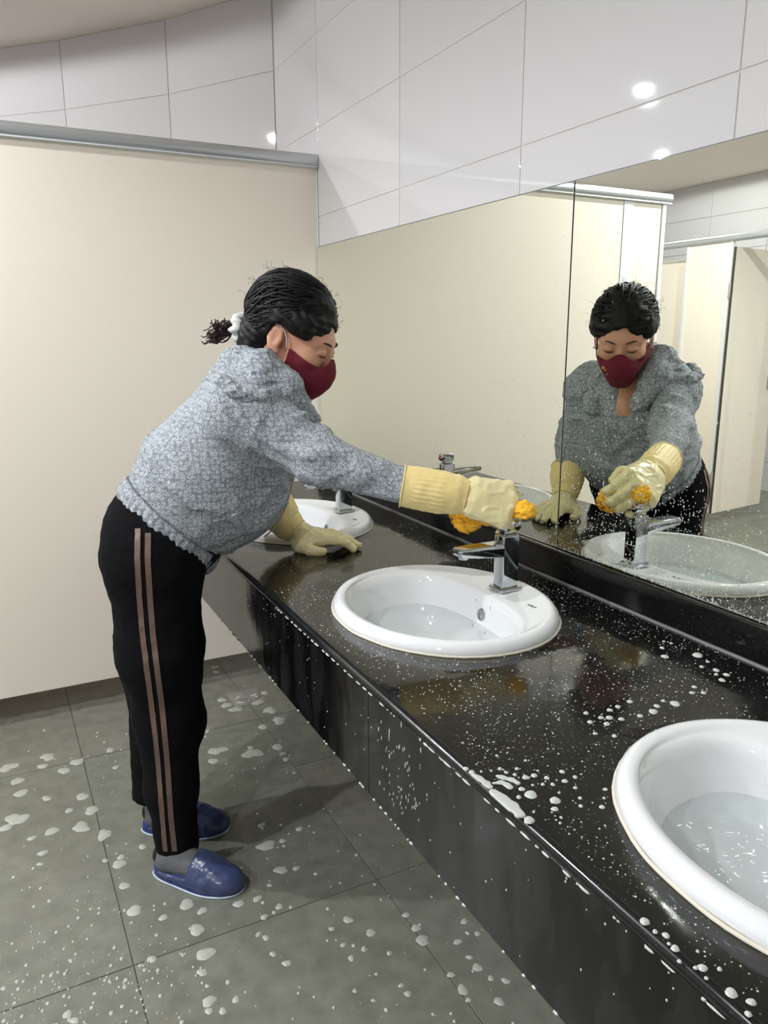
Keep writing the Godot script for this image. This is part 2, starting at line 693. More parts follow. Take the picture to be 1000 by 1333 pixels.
# slab with a square hole
func slab_round(x0: float, x1: float, z0: float, z1: float, hx: Vector2, hz: Vector2, y0: float, y1: float) -> G:
	var g := G.new()
	var a := clampf(hx.x, x0, x1)
	var b := clampf(hx.y, x0, x1)
	for q in [[x0, a, z0, z1], [b, x1, z0, z1], [a, b, z0, hz.x], [a, b, hz.y, z1]]:
		if q[1] - q[0] < 0.001: continue
		g.cbox(Vector3((q[0] + q[1]) * 0.5, (y0 + y1) * 0.5, (q[2] + q[3]) * 0.5), Vector3(q[1] - q[0], y1 - y0, q[3] - q[2]), 0.0001)
	return g

func build_room() -> void:
	var ys := [0.0, 0.252, 0.554, 0.856, 1.158, 1.46, 1.762, 2.064, 2.367, CEIL]
	# mirror wall (x = 0)
	var w := struct("wall_right")
	part(w, "backing", between(Vector3(0.002, 0, -3.4), Vector3(0.12, CEIL, 2.3)), M.grout)
	var us := [0.0]
	for z in [-2.79, -2.168, -1.573, -0.98, -0.386, 0.21, 0.806, 1.402, 1.998, 2.25]: us.append(z + 3.228)
	tile_wall(w, Vector2(0, -3.228), Vector2(0, 2.25), us, ys, Vector2(-1, 0), 0.004)
	# curved far wall, one facet per tile
	w = struct("wall_back")
	var pts := [Vector2(-0.003, -3.228), Vector2(-0.310, -3.7315), Vector2(-0.692, -4.188), Vector2(-1.113, -4.606), Vector2(-1.58, -4.97), Vector2(-2.085, -5.28), Vector2(-2.62, -5.53), Vector2(-3.185, -5.71), Vector2(-3.77, -5.825), Vector2(-4.36, -5.87), Vector2(-4.8, -5.87)]
	for k in pts.size() - 1:
		var a: Vector2 = pts[k]
		var b: Vector2 = pts[k + 1]
		var d := (b - a).normalized()
		var inn := Vector2(d.y, -d.x)
		if inn.dot(Vector2(-1.5, -2.0) - a) < 0: inn = -inn
		var g := G.new()
		var o := -inn
		g.loft([PackedVector3Array([Vector3(a.x, 0, a.y) + Vector3(o.x, 0, o.y) * 0.003, Vector3(b.x, 0, b.y) + Vector3(o.x, 0, o.y) * 0.003, Vector3(b.x, 0, b.y) + Vector3(o.x, 0, o.y) * 0.12, Vector3(a.x, 0, a.y) + Vector3(o.x, 0, o.y) * 0.12]),
			PackedVector3Array([Vector3(a.x, CEIL, a.y) + Vector3(o.x, 0, o.y) * 0.003, Vector3(b.x, CEIL, b.y) + Vector3(o.x, 0, o.y) * 0.003, Vector3(b.x, CEIL, b.y) + Vector3(o.x, 0, o.y) * 0.12, Vector3(a.x, CEIL, a.y) + Vector3(o.x, 0, o.y) * 0.12])])
		part(w, "backing", g, M.grout)
		tile_wall(w, a, b, [0.0, a.distance_to(b)], ys, inn, 0.006)
	w = struct("wall_left")
	part(w, "backing", between(Vector3(-4.93, 0, -6.0), Vector3(-4.803, CEIL, 2.3)), M.grout)
	us = [0.0]
	for k in 13: us.append(0.08 + 0.597 * (k + 1))
	us.append(8.1)
	tile_wall(w, Vector2(-4.795, -5.86), Vector2(-4.795, 2.24), us, ys, Vector2(1, 0))
	w = struct("wall_front")
	part(w, "backing", between(Vector3(-4.93, 0, 2.253), Vector3(0.12, CEIL, 2.38)), M.grout)
	us = [0.0]
	for k in 8: us.append(0.597 * (k + 1))
	tile_wall(w, Vector2(-4.79, 2.248), Vector2(-0.01, 2.248), us, ys, Vector2(0, -1))
	w = struct("ceiling")
	part(w, "slab", between(Vector3(-5.0, CEIL, -6.1), Vector3(0.15, CEIL + 0.1, 2.4)), M.ceiling)
	# floor of large stone-look tiles
	w = struct("floor")
	var dx := Vector2(-0.461, -0.343)
	var dz := Vector2(-2.694, -2.576)
	part(w, "bed", slab_round(-5.0, 0.15, -6.1, 2.4, dx, dz, -0.12, -0.0022), M.floor_grout)
	var xs := [-4.8, -4.6, -4.0, -3.402, -2.803, -2.203, -1.604, -1.004, -0.409, 0.0]
	for k in xs.size() - 1:
		var zs := [-5.9, -5.47, -4.865, -4.26, -3.655, -3.055, -2.455, -1.513, -0.913, -0.313, 0.287, 0.887, 1.487, 2.087, 2.25]
		if k == xs.size() - 2: zs = [-5.9, -5.1, -4.5, -3.9, -3.3, -2.455, -2.1, -1.513, -0.913, -0.313, 0.287, 0.887, 1.487, 2.087, 2.25]
		for j in zs.size() - 1:
			var wd: float = xs[k + 1] - xs[k] - 0.0026
			var dp: float = zs[j + 1] - zs[j] - 0.0026
			if zs[j] < dz.x and zs[j + 1] > dz.y and xs[k] < dx.y and xs[k + 1] > dx.x:
				part(w, "tile", slab_round(xs[k] + 0.0013, xs[k + 1] - 0.0013, zs[j] + 0.0013, zs[j + 1] - 0.0013, dx, dz, -0.009, 0.0), M.floor1)
				continue
			put(w, "tile", tile_mesh(wd, dp, 0.009, 0.0012), M["floor%d" % ((k * 5 + j * 2) % 3)], Transform3D(Basis(Vector3.RIGHT, Vector3.FORWARD, Vector3.UP), Vector3((xs[k] + xs[k + 1]) * 0.5, -0.0045, (zs[j] + zs[j + 1]) * 0.5)))

# ---------------------------------------------------------------- lamps
func downlight(x: float, z: float, label: String, energy: float, cone := 85.0, soft := 0.5) -> void:
	var t := thing("ceiling_downlight", label, "ceiling light", Vector3(x, CEIL, z), "recessed round ceiling downlights")
	var g := G.new()
	g.lathe(Vector3.ZERO, [[0.056, 0.0], [0.073, -0.001], [0.076, -0.004], [0.073, -0.007], [0.058, -0.006], [0.054, -0.002]], 40)
	part(t, "trim_ring", g, M.fitting)
	g = G.new()
	g.lathe(Vector3.ZERO, [[0.002, -0.0015], [0.052, -0.0015], [0.052, -0.003], [0.002, -0.0035]], 32)
	part(t, "led_panel", g, M.led)
	var l := SpotLight3D.new()
	l.name = "led_light"
	l.position = Vector3(0, -0.02, 0)
	l.rotation_degrees = Vector3(-90, 0, 0)
	l.spot_angle = cone
	l.spot_angle_attenuation = soft
	l.spot_range = 12.0
	l.spot_attenuation = 2.0
	l.light_color = Color(0.965, 0.985, 1.0)
	l.light_energy = energy
	l.light_size = 0.024
	l.shadow_enabled = true
	t.add_child(l)

# ---------------------------------------------------------------- toilet partitions
func rail_x(parent: Node3D, x0: float, x1: float, z: float, off: Vector3) -> void:
	# rounded aluminium head rail along x
	var prof := []
	for k in 13:
		var a := PI * k / 12.0
		prof.append(Vector2(0.010 + 0.016 * sin(a), 1.9535 + 0.0225 * cos(a)))
	var rings := []
	for x in [x0, x1]:
		var r := PackedVector3Array()
		for q in prof: r.append(Vector3(x, q.y, z + q.x))
		for q in range(prof.size() - 1, -1, -1): r.append(Vector3(x, prof[q].y, z - prof[q].x))
		rings.append(r)
	var g := G.new()
	g.loft(rings)
	part(parent, "head_rail", g, M.alu, off)
	part(parent, "rail_groove", between(Vector3(x0, 1.9295, z - 0.017), Vector3(x1, 1.934, z + 0.0215), 0.001), M.alu_white, off)

func rail_z(parent: Node3D, z0: float, z1: float, x: float, off: Vector3) -> void:
	var prof := []
	for k in 13:
		var a := PI * k / 12.0
		prof.append(Vector2(0.010 + 0.016 * sin(a), 1.9535 + 0.0225 * cos(a)))
	var rings := []
	for z in [z0, z1]:
		var r := PackedVector3Array()
		for q in prof: r.append(Vector3(x + q.x, q.y, z))
		for q in range(prof.size() - 1, -1, -1): r.append(Vector3(x - prof[q].x, prof[q].y, z))
		rings.append(r)
	var g := G.new()
	g.loft(rings)
	part(parent, "head_rail", g, M.alu, off)

func foot(parent: Node3D, at: Vector3, off: Vector3) -> void:
	var g := G.new()
	g.lathe(at, [[0.002, 0.0], [0.03, 0.0], [0.03, 0.006], [0.012, 0.010], [0.010, 0.10], [0.016, 0.104], [0.016, 0.112], [0.002, 0.112]], 20)
	part(parent, "support_foot", g, M.steel, off)

func build_partitions() -> void:
	var o := Vector3(-0.9, 0, PART_Z)
	var t := thing("toilet_partition", "tall cream laminate partition with aluminium head rail beside the mirror", "partition", o)
	part(t, "panel", between(Vector3(-1.508, 0.107, PART_Z - 0.012), Vector3(-0.004, 1.932, PART_Z), 0.0015), M.laminate, o)
	part(t, "panel", between(Vector3(-1.742, 0.107, PART_Z - 0.012), Vector3(-1.562, 1.932, PART_Z), 0.0015), M.laminate, o)
	part(t, "joint_profile", between(Vector3(-1.564, 0.107, PART_Z - 0.016), Vector3(-1.506, 1.932, PART_Z + 0.004), 0.002), M.alu_white, o)
	part(t, "end_post", between(Vector3(-1.765, 0.107, PART_Z - 0.02), Vector3(-1.74, 1.932, PART_Z + 0.008), 0.003), M.alu_white, o)
	part(t, "wall_channel", between(Vector3(-0.0045, 0.87, PART_Z - 0.016), Vector3(-0.001, 1.932, PART_Z + 0.005), 0.001), M.alu_white, o)
	rail_x(t, -1.79, -0.002, PART_Z - 0.006, o)
	for x in [-1.70, -1.30, -0.72, -0.12]: foot(t, Vector3(x, 0, PART_Z - 0.006), o)
	o = Vector3(-1.755, 0, -3.5)
	t = thing("toilet_cubicle", "cream cubicle wall running back from the partition's end post", "toilet cubicle", o)
	part(t, "panel", between(Vector3(-1.764, 0.107, -4.6), Vector3(-1.752, 1.932, PART_Z - 0.022), 0.0015), M.laminate, o)
	rail_z(t, -4.6, PART_Z - 0.035, -1.758, o)
	part(t, "panel", between(Vector3(-1.752, 0.107, -3.86), Vector3(-0.42, 1.932, -3.848), 0.0015), M.laminate, o)
	for z in [-4.4, -3.7, -3.0]: foot(t, Vector3(-1.758, 0, z), o)
	# row of cubicles across the room, seen in the mirror
	var X := -3.3
	o = Vector3(X, 0, -3.86)
	t = thing("toilet_cubicle", "row of cream toilet cubicle fronts under a long head rail across the room", "toilet cubicle", o)
	part(t, "panel", between(Vector3(X - 0.012, 0.107, -4.03), Vector3(X, 1.932, -3.70), 0.0015), M.laminate, o)
	part(t, "edge_profile", between(Vector3(X - 0.016, 0.107, -4.055), Vector3(X + 0.004, 1.932, -4.028), 0.002), M.alu_white, o)
	part(t, "edge_profile", between(Vector3(X - 0.016, 0.107, -3.702), Vector3(X + 0.004, 1.932, -3.675), 0.002), M.alu_white, o)
	rail_z(t, -5.6, -1.0, X - 0.006, o)
	part(t, "panel", between(Vector3(X - 0.012, 0.107, -3.0), Vector3(X, 1.932, -2.72), 0.0015), M.laminate, o)
	part(t, "edge_profile", between(Vector3(X - 0.016, 0.107, -3.025), Vector3(X + 0.004, 1.932, -2.998), 0.002), M.alu_white, o)
	for z in [-3.95, -3.76, -2.95, -2.77]: foot(t, Vector3(X - 0.006, 0, z), o)
	# open door leaf next to it
	o = Vector3(X, 0, -3.655)
	t = thing("cubicle_door", "open cream cubicle door swung inward beside the narrow pilaster", "door", o)
	var g := bx(Vector3(-0.3, 1.0, 0), Vector3(0.6, 1.79, 0.012), 0.0015)
	var bs := Basis(Vector3.UP, deg_to_rad(-7))
	part(t, "leaf", g.moved(bs, Vector3.ZERO), M.laminate)
	part(t, "hinge_edge", bx(Vector3(0.004, 1.0, 0), Vector3(0.008, 1.79, 0.014), 0.001).moved(bs, Vector3.ZERO), M.laminate_edge)
	for y in [1.62, 0.35]:
		g = G.new()
		g.lathe(Vector3(0.008, y, -0.012), [[0.001, -0.05], [0.009, -0.05], [0.009, 0.05], [0.001, 0.05]], 14)
		part(t, "hinge", g, M.steel)
	part(t, "door_handle", bx(Vector3(-0.54, 1.0, 0.02), Vector3(0.03, 0.09, 0.03), 0.004).moved(bs, Vector3.ZERO), M.steel)
	# neighbouring door, shut, set back
	o = Vector3(X - 0.1, 0, -4.36)
	t = thing("cubicle_door", "shut cream cubicle door set back behind the narrow pilaster", "door", o)
	part(t, "leaf", between(Vector3(X - 0.13, 0.11, -4.655), Vector3(X - 0.118, 1.86, -4.065), 0.0015), M.laminate, o)
	part(t, "door_handle", bx(Vector3(X - 0.105, 1.0, -4.6), Vector3(0.03, 0.09, 0.03), 0.004), M.steel, o)
	foot(t, Vector3(X - 0.124, 0, -4.6), o)
	foot(t, Vector3(X - 0.124, 0, -4.1), o)

# ---------------------------------------------------------------- mirrors
func build_mirrors() -> void:
	for q in [[-2.797, -1.3692, "large wall mirror panel next to the cream partition"], [-1.3648, 1.2, "large wet wall mirror panel above the soapy basins"]]:
		var o := Vector3(0, 0.852, (q[0] + q[1]) * 0.5)
		var t := thing("wall_mirror", q[2], "mirror", o)
		part(t, "glass", between(Vector3(-0.0095, 0.852, q[0]), Vector3(-0.0046, 1.654, q[1]), 0.0006), M.mirror, o)
		part(t, "backing", between(Vector3(-0.0046, 0.8515, q[0] - 0.0020), Vector3(-0.001, 1.6570, q[1] + 0.0020), 0.0003), M.mirror_edge, o)
	# dried and fresh soap spatter on the glass
	var g := G.new()
	var r := RandomNumberGenerator.new()
	r.seed = 77
	var n := noise(8, 5.0)
	var spots := 0
	while spots < 2400:
		var z := r.randf_range(-1.62, -0.62)
		var y := 0.855 + 0.36 * pow(r.randf(), 2.2)
		var dens := exp(-pow((z + 1.08) / 0.24, 2.0)) * 0.9 + 0.12
		if r.randf() > dens: continue
		if y > 1.06 and r.randf() > 0.25: continue
		var rad := r.randf_range(0.0006, 0.0014) * (1.5 if r.randf() < 0.08 else 1.0)
		var rr := []
		for k in 5: rr.append(r.randf_range(0.8, 1.2))
		var drip := r.randf_range(1.0, 1.4)
		if r.randf() < 0.04: drip = r.randf_range(2.0, 5.0)
		g.dome(Vector3(-0.0096, y, z), Vector3(0, rad * drip, 0), Vector3(0, 0, rad), Vector3(-rad * 0.7, 0, 0), 5, rr)
		spots += 1
	for k in 160:
		var z := r.randf_range(-2.3, -1.2)
		var y := r.randf_range(0.9, 1.55)
		var rad := r.randf_range(0.0006, 0.0011)
		g.dome(Vector3(-0.0096, y, z), Vector3(0, rad * r.randf_range(1, 3), 0), Vector3(0, 0, rad), Vector3(-rad * 0.6, 0, 0), 5, [1.0, 1.1, 0.9, 1.0, 1.05])
	var s := put(self, "soap_spatter", g.mesh(Vector3.ZERO, false), M.droplet)
	tag(s, "fine soapy water droplets spattered over the lower mirror", "droplets", "", "stuff")

# ---------------------------------------------------------------- vanity
const SINK_X := -0.357
const SINK_AX := 0.224
const SINK_AZ := 0.26
const EDGE_X := -0.652
var sink_z := [-2.161, -1.306, -0.451]

func build_counter() -> void:
	var o := Vector3(-0.33, 0, -1.2)
	var t := thing("vanity_counter", "long wet black granite vanity counter with deep front apron", "counter", o)
	# slab with an oval cut-out for every basin
	var g := G.new()
	var zs := [PART_Z + 0.002]
	for z in sink_z:
		zs.append(z - 0.3); zs.append(z + 0.3)
	zs.append(0.55)
	var x0 := EDGE_X + 0.012
	var x1 := -0.001
	for k in zs.size() - 1:
		if k % 2 == 0:
			var a := g.add(Vector3(x0, TOP_Y, zs[k]))
			var b := g.add(Vector3(x1, TOP_Y, zs[k]))
			var c := g.add(Vector3(x1, TOP_Y, zs[k + 1]))
			var d := g.add(Vector3(x0, TOP_Y, zs[k + 1]))
			g.quad_out(a, b, c, d, Vector3(-0.3, 0, zs[k]))
		else:
			var zc: float = (zs[k] + zs[k + 1]) * 0.5
			var n := 72
			var b0 := g.v.size()
			for q in n:
				var a := TAU * q / n
				var dx := cos(a)
				var dz := sin(a)
				var tx := (x1 - SINK_X) / dx if dx > 0.0001 else ((x0 - SINK_X) / dx if dx < -0.0001 else 1e3)
				var tz: float = 0.3 / absf(dz) if absf(dz) > 0.0001 else 1e3
				var s := minf(tx, tz)
				g.add(Vector3(SINK_X + dx * s, TOP_Y, zc + dz * s))
				g.add(Vector3(SINK_X + dx * SINK_AX * 0.93, TOP_Y, zc + dz * SINK_AZ * 0.93))
				g.add(Vector3(SINK_X + dx * SINK_AX * 0.93, TOP_Y - 0.02, zc + dz * SINK_AZ * 0.93))
			for q in n:
				var i0 := b0 + q * 3
				var i1 := b0 + ((q + 1) % n) * 3
				g.quad_out(i0, i1, i1 + 1, i0 + 1, Vector3(SINK_X, 0, zc))
				g.quad_out(i0 + 1, i1 + 1, i1 + 2, i0 + 2, Vector3(-3, TOP_Y, zc))
			# corners of the rectangle
			for cx in [x0, x1]:
				for sz in [-1.0, 1.0]:
					var aa := fposmod(atan2(sz * 0.3, cx - SINK_X), TAU)
					var q0 := int(floor(aa / TAU * n)) % n
					var ci := g.add(Vector3(cx, TOP_Y, zc + sz * 0.3))
					g.tri_out(ci, b0 + q0 * 3, b0 + ((q0 + 1) % n) * 3, Vector3(SINK_X, 0, zc))
	put(t, "countertop", g.mesh(o, false), M.granite)
	# bullnose front edge of the slab
	g = G.new()
	var rings := []
	for z in [PART_Z + 0.002, 0.55]:
		var r := PackedVector3Array()
		r.append(Vector3(x0 + 0.06, TOP_Y - 0.0002, z))
		for k in 9:
			var a := PI * k / 8.0
			r.append(Vector3(x0 - 0.011 * sin(a), TOP_Y - 0.0095 + 0.0095 * cos(a), z))
		r.append(Vector3(x0 + 0.06, TOP_Y - 0.019, z))
		rings.append(r)
	g.loft(rings)
	part(t, "front_edge", g, M.granite_edge, o)
	for q in [[PART_Z + 0.002, -1.0705], [-1.0695, 0.55]]:
		part(t, "apron_panel", between(Vector3(EDGE_X + 0.006, 0.568, q[0]), Vector3(EDGE_X + 0.026, TOP_Y - 0.0195, q[1]), 0.001), M.granite_film, o)
	part(t, "backsplash", between(Vector3(-0.024, TOP_Y - 0.005, PART_Z + 0.002), Vector3(-0.001, 0.851, 0.55), 0.003), M.granite, o)
	g = G.new()
	var pts := PackedVector3Array()
	for k in 60: pts.append(Vector3(-0.0255 - 0.0006 * sin(k * 2.7), TOP_Y + 0.001, lerpf(PART_Z + 0.02, 0.55, k / 59.0)))
	g.tube(pts, 0.004, 8)
	part(t, "silicone_bead", g, M.silicone, o)
	part(t, "support_rail", between(Vector3(-0.05, 0.70, PART_Z + 0.01), Vector3(-0.005, TOP_Y - 0.02, 0.54), 0.002), M.steel, o)

func sink_ring(zc: float, s: float, y: float, open_mix: float, n := 72) -> PackedVector3Array:
	# open_mix 0: outer oval, 1: bowl opening (oval flattened on the tap side)
	var r := PackedVector3Array()
	for k in n:
		var a := TAU * k / n
		var outer := Vector2(SINK_AX * cos(a), SINK_AZ * sin(a)) * s
		var bxr := 0.125 if cos(a) > 0 else 0.172
		var e := 2.0 / (3.0 if cos(a) > 0 else 2.1)
		var opn := Vector2(signf(cos(a)) * pow(absf(cos(a)), e) * bxr - 0.018, signf(sin(a)) * pow(absf(sin(a)), e if cos(a) < 0 else 0.8) * 0.212) * s
		var p := outer.lerp(opn, open_mix)
		r.append(Vector3(SINK_X + p.x, y, zc + p.y))
	return r

# cut a round hole through the wall of a lofted bowl at its tap side (point 0 of each ring); gives centre, inward normal and edge
func bore(g: G, rings: Array, j0: int, j1: int, rad: float) -> Array:
	var n: int = rings[0].size()
	var jm := (j0 + j1) / 2
	var c: Vector3 = rings[jm][0]
	var ez := Vector3(0, 0, 1)
	var es: Vector3 = (rings[j0][0] - rings[j1][0]).normalized()
	var loop := []
	for j in range(j0, j1 + 1): loop.append(rings[j][n - 1])
	loop.append(rings[j1][0])
	for j in range(j1, j0 - 1, -1): loop.append(rings[j][1])
	loop.append(rings[j0][0])
	# drop the faces inside the loop
	var drop := {}
	for j in range(j0, j1):
		for k in [n - 1, 0]: drop[j * n + k] = true
	var keep := PackedInt32Array()
	var q := 0
	for j in rings.size() - 1:
		for k in n:
			if not drop.has(j * n + k):
				for e in 6: keep.append(g.i[q + e])
			q += 6
	while q < g.i.size():
		keep.append(g.i[q])
		q += 1
	g.i = keep
	# ring of faces from the round edge out to the loop
	var m := 24
	var edge := PackedVector3Array()
	var b0 := g.v.size()
	for k in m:
		var a := TAU * k / m
		var d := Vector2(cos(a), sin(a))
		edge.append(c + ez * (d.x * rad) + es * (d.y * rad))
		var best := Vector3.ZERO
		for e in loop.size():
			var p: Vector3 = loop[e]
			var r: Vector3 = loop[(e + 1) % loop.size()]
			var p2 := Vector2((p - c).dot(ez), (p - c).dot(es))
			var r2 := Vector2((r - c).dot(ez), (r - c).dot(es))
			var x = Geometry2D.segment_intersects_segment(Vector2.ZERO, d, p2, r2)
			if x != null:
				var f: float = p2.distance_to(x) / maxf(p2.distance_to(r2), 1e-6)
				best = p.lerp(r, f)
		g.add(edge[k])
		g.add(best)
	var inward := Vector3(-es.y, es.x, 0)
	if inward.x > 0: inward = -inward
	for k in m:
		var i0 := b0 + k * 2
		var i1 := b0 + ((k + 1) % m) * 2
		# the loft is turned over afterwards, so these face the other way here
		g.quad_out(i0, i0 + 1, i1 + 1, i1, c + inward)
	return [c, inward, edge]

func build_sinks() -> void:
	var names := [["white oval drop-in washbasin beside the cream partition", "water standing in the washbasin beside the cream partition", "chrome square mixer tap at the basin by the partition"],
		["white oval washbasin under the yellow cleaning cloth", "pale water in the washbasin under the yellow cloth", "soapy chrome square mixer tap being wiped with the yellow cloth"],
		["white oval washbasin furthest from the cream partition", "rippled water in the washbasin furthest from the partition", "chrome square mixer tap furthest from the cream partition"]]
	for k in 3:
		var zc: float = sink_z[k]
		var o := Vector3(SINK_X, TOP_Y, zc)
		var t := thing("washbasin", names[k][0], "washbasin", o, "white oval drop-in basins")
		var g := G.new()
		var rings := [sink_ring(zc, 0.97, TOP_Y + 0.0006, 0), sink_ring(zc, 0.995, TOP_Y + 0.002, 0), sink_ring(zc, 1.0, TOP_Y + 0.006, 0), sink_ring(zc, 0.992, TOP_Y + 0.014, 0), sink_ring(zc, 0.965, TOP_Y + 0.0215, 0), sink_ring(zc, 0.93, TOP_Y + 0.024, 0), sink_ring(zc, 0.89, TOP_Y + 0.022, 0.0),
			sink_ring(zc, 0.94, TOP_Y + 0.018, 0.35), sink_ring(zc, 0.98, TOP_Y + 0.0165, 0.7), sink_ring(zc, 1.02, TOP_Y + 0.015, 0.96), sink_ring(zc, 0.985, TOP_Y + 0.009, 1), sink_ring(zc, 0.955, TOP_Y - 0.004, 1), sink_ring(zc, 0.92, TOP_Y - 0.03, 1), sink_ring(zc, 0.86, TOP_Y - 0.065, 1), sink_ring(zc, 0.74, TOP_Y - 0.10, 1), sink_ring(zc, 0.52, TOP_Y - 0.125, 1), sink_ring(zc, 0.25, TOP_Y - 0.135, 1), sink_ring(zc, 0.05, TOP_Y - 0.138, 1)]
		g.loft(rings, true, false, true)
		var hole := bore(g, rings, 11, 13, 0.0108)
		put(t, "bowl", g.flip().mesh(o, false), M.ceramic)
		g = G.new()
		var back: Vector3 = -hole[1]
		var pipe := []
		for q in [[0.0, 1.0], [0.012, 0.97], [0.03, 0.95]]:
			var rg2 := PackedVector3Array()
			for p in hole[2]: rg2.append(hole[0] + (p - hole[0]) * q[1] + back * q[0])
			pipe.append(rg2)
		g.loft(pipe, true, false, true)
		part(t, "overflow_pipe", g, M.ceramic, o)
		# overflow ring
		g = G.new()
		var ringp := PackedVector3Array()
		for p in hole[2]: ringp.append(hole[0] + (p - hole[0]) * 1.08 + hole[1] * 0.001)
		g.tube(ringp, 0.0024, 8, false, true)
		part(t, "overflow_ring", g, M.chrome, o)
		g = G.new()
		g.lathe(Vector3(SINK_X - 0.018, TOP_Y - 0.1365, zc), [[0.002, 0.0], [0.031, 0.0], [0.033, 0.002], [0.030, 0.004], [0.022, 0.003], [0.02, 0.006], [0.002, 0.0075]], 28)
		part(t, "drain_plug", g, M.chrome, o)
		# caulk where the rim meets the stone
		g = G.new()
		var cl := PackedVector3Array()
		for q in 90:
			var a := TAU * q / 90
			cl.append(Vector3(SINK_X + cos(a) * (SINK_AX + 0.0005 + 0.0007 * sin(q * 5.3)), TOP_Y + 0.0012, zc + sin(a) * (SINK_AZ + 0.0005 + 0.0007 * sin(q * 3.1))))
		g.tube(cl, 0.0028, 6, false, true)
		part(t, "caulk_bead", g, M.caulk, o)
		# a worn printed maker's mark on the tap ledge
		g = G.new()
		for q in 4: g.cbox(Vector3(SINK_X + 0.142 + 0.002 * (q % 2), TOP_Y + 0.0185, zc + 0.105 + 0.006 * q), Vector3(0.005, 0.0008, 0.004), 0.0002)
		part(t, "printed_mark", g, M.silicone, o)
		# water
		g = G.new()
		var ring := sink_ring(zc, 0.885, TOP_Y - 0.052, 1)
		g.loft([ring, sink_ring(zc, 0.6, TOP_Y - 0.052, 1), sink_ring(zc, 0.3, TOP_Y - 0.052, 1)], true, false, true)
		var wt := put(self, numbered(self, "basin_water"), g.flip().mesh(Vector3.ZERO, false), M.water)
		tag(wt, names[k][1], "water", "water in the basins")
		# soap film bubbles at the water's edge
		faucet(zc, names[k][2])

func faucet(zc: float, label: String) -> void:
	var fx := -0.198
	var o := Vector3(fx, TOP_Y + 0.018, zc)
	var t := thing("faucet", label, "tap", o, "square chrome mixer taps")
	part(t, "base_plate", bx(Vector3(fx, TOP_Y + 0.0225, zc), Vector3(0.056, 0.010, 0.05), 0.003), M.chrome, o)
	part(t, "column", bx(Vector3(fx, 0.862, zc), Vector3(0.044, 0.122, 0.036), 0.004), M.chrome, o)
	# flat spout reaching over the bowl
	var g := G.new()
	var rings := []
	for q in [[-0.015, 0.890, 0.017, 0.0175], [-0.07, 0.8935, 0.0135, 0.0185], [-0.103, 0.8955, 0.011, 0.019], [-0.123, 0.8965, 0.0095, 0.018], [-0.128, 0.8965, 0.006, 0.015]]:
		var r := PackedVector3Array()
		for k in 16:
			var a := TAU * k / 16 + 0.01
			r.append(Vector3(fx + q[0], q[1] + signf(sin(a)) * pow(absf(sin(a)), 0.35) * q[2], zc + signf(cos(a)) * pow(absf(cos(a)), 0.35) * q[3]))
		rings.append(r)
	g.loft(rings)
	part(t, "spout", g, M.chrome, o)
	g = G.new()
	g.lathe(Vector3(fx - 0.110, 0.881, zc), [[0.001, 0.0], [0.0105, 0.0], [0.0105, 0.008], [0.001, 0.008]], 18)
	part(t, "aerator", g, M.chrome, o)
	part(t, "neck_ring", bx(Vector3(fx, 0.9265, zc), Vector3(0.030, 0.008, 0.024), 0.001), M.chrome, o)
	var hd := part(t, "lever", bx(Vector3(fx + 0.004, 0.943, zc), Vector3(0.046, 0.026, 0.037), 0.006), M.chrome, o)
	part(hd, "temperature_mark", bx(Vector3(fx + 0.0275, 0.944, zc), Vector3(0.001, 0.011, 0.016), 0.0003), M.red_mark, o)

# ---------------------------------------------------------------- drain and foam
func build_drain() -> void:
	var c := Vector3(-0.402, 0.0, -2.635)
	var t := thing("floor_drain", "round stainless floor drain with curved slots ringed by foam", "floor drain", c)
	var g := G.new()
	# square plate with a round opening
	var rings := []
	for q in [[1.0, 0.0], [1.0, 0.0018], [0.0, 0.0022], [0.0, -0.002]]:
		var r := PackedVector3Array()
		for k in 48:
			var an := TAU * k / 48
			var sq := 0.0595 / maxf(absf(cos(an)), absf(sin(an)))
			var rad: float = lerpf(0.047, sq, q[0])
			r.append(Vector3(cos(an) * rad, q[1], sin(an) * rad))
		rings.append(r)
	g.loft(rings, true, false, false)
	part(t, "frame_plate", g, M.steel)
	g = G.new()
	g.lathe(Vector3.ZERO, [[0.0415, 0.0012], [0.0505, 0.0016], [0.052, 0.004], [0.049, 0.0055], [0.0415, 0.0048]], 36)
	part(t, "rim", g, M.steel)
	g = G.new()
	var cup := []
	for q in [[0.047, 0.0], [0.046, -0.03], [0.03, -0.075], [0.002, -0.078]]:
		var r := PackedVector3Array()
		for k in 32: r.append(Vector3(cos(TAU * k / 32) * q[0], q[1], sin(TAU * k / 32) * q[0]))
		cup.append(r)
	g.loft(cup, true, false, true)
	part(t, "sump", g, M.steel)
	for k in 12:
		g = G.new()
		var pts := PackedVector3Array()
		for q in 6:
			var f := q / 5.0
			var a := TAU * k / 12 + f * 0.55
			var r := lerpf(0.012, 0.042, f)
			pts.append(Vector3(cos(a) * r, 0.0038, sin(a) * r))
		g.tube(pts, [0.0012, 0.0018, 0.0024, 0.003, 0.0034, 0.0036], 6)
		part(t, "grate_vane", g, M.steel)
	g = G.new()
	g.lathe(Vector3(0, 0.003, 0), [[0.001, 0.0], [0.0135, 0.0], [0.013, 0.002], [0.004, 0.0028], [0.001, 0.0028]], 20)
	part(t, "hub", g, M.steel)

func px_scale(p: Vector3) -> float:
	return FOCAL / (p - CAM).dot(cam_f)

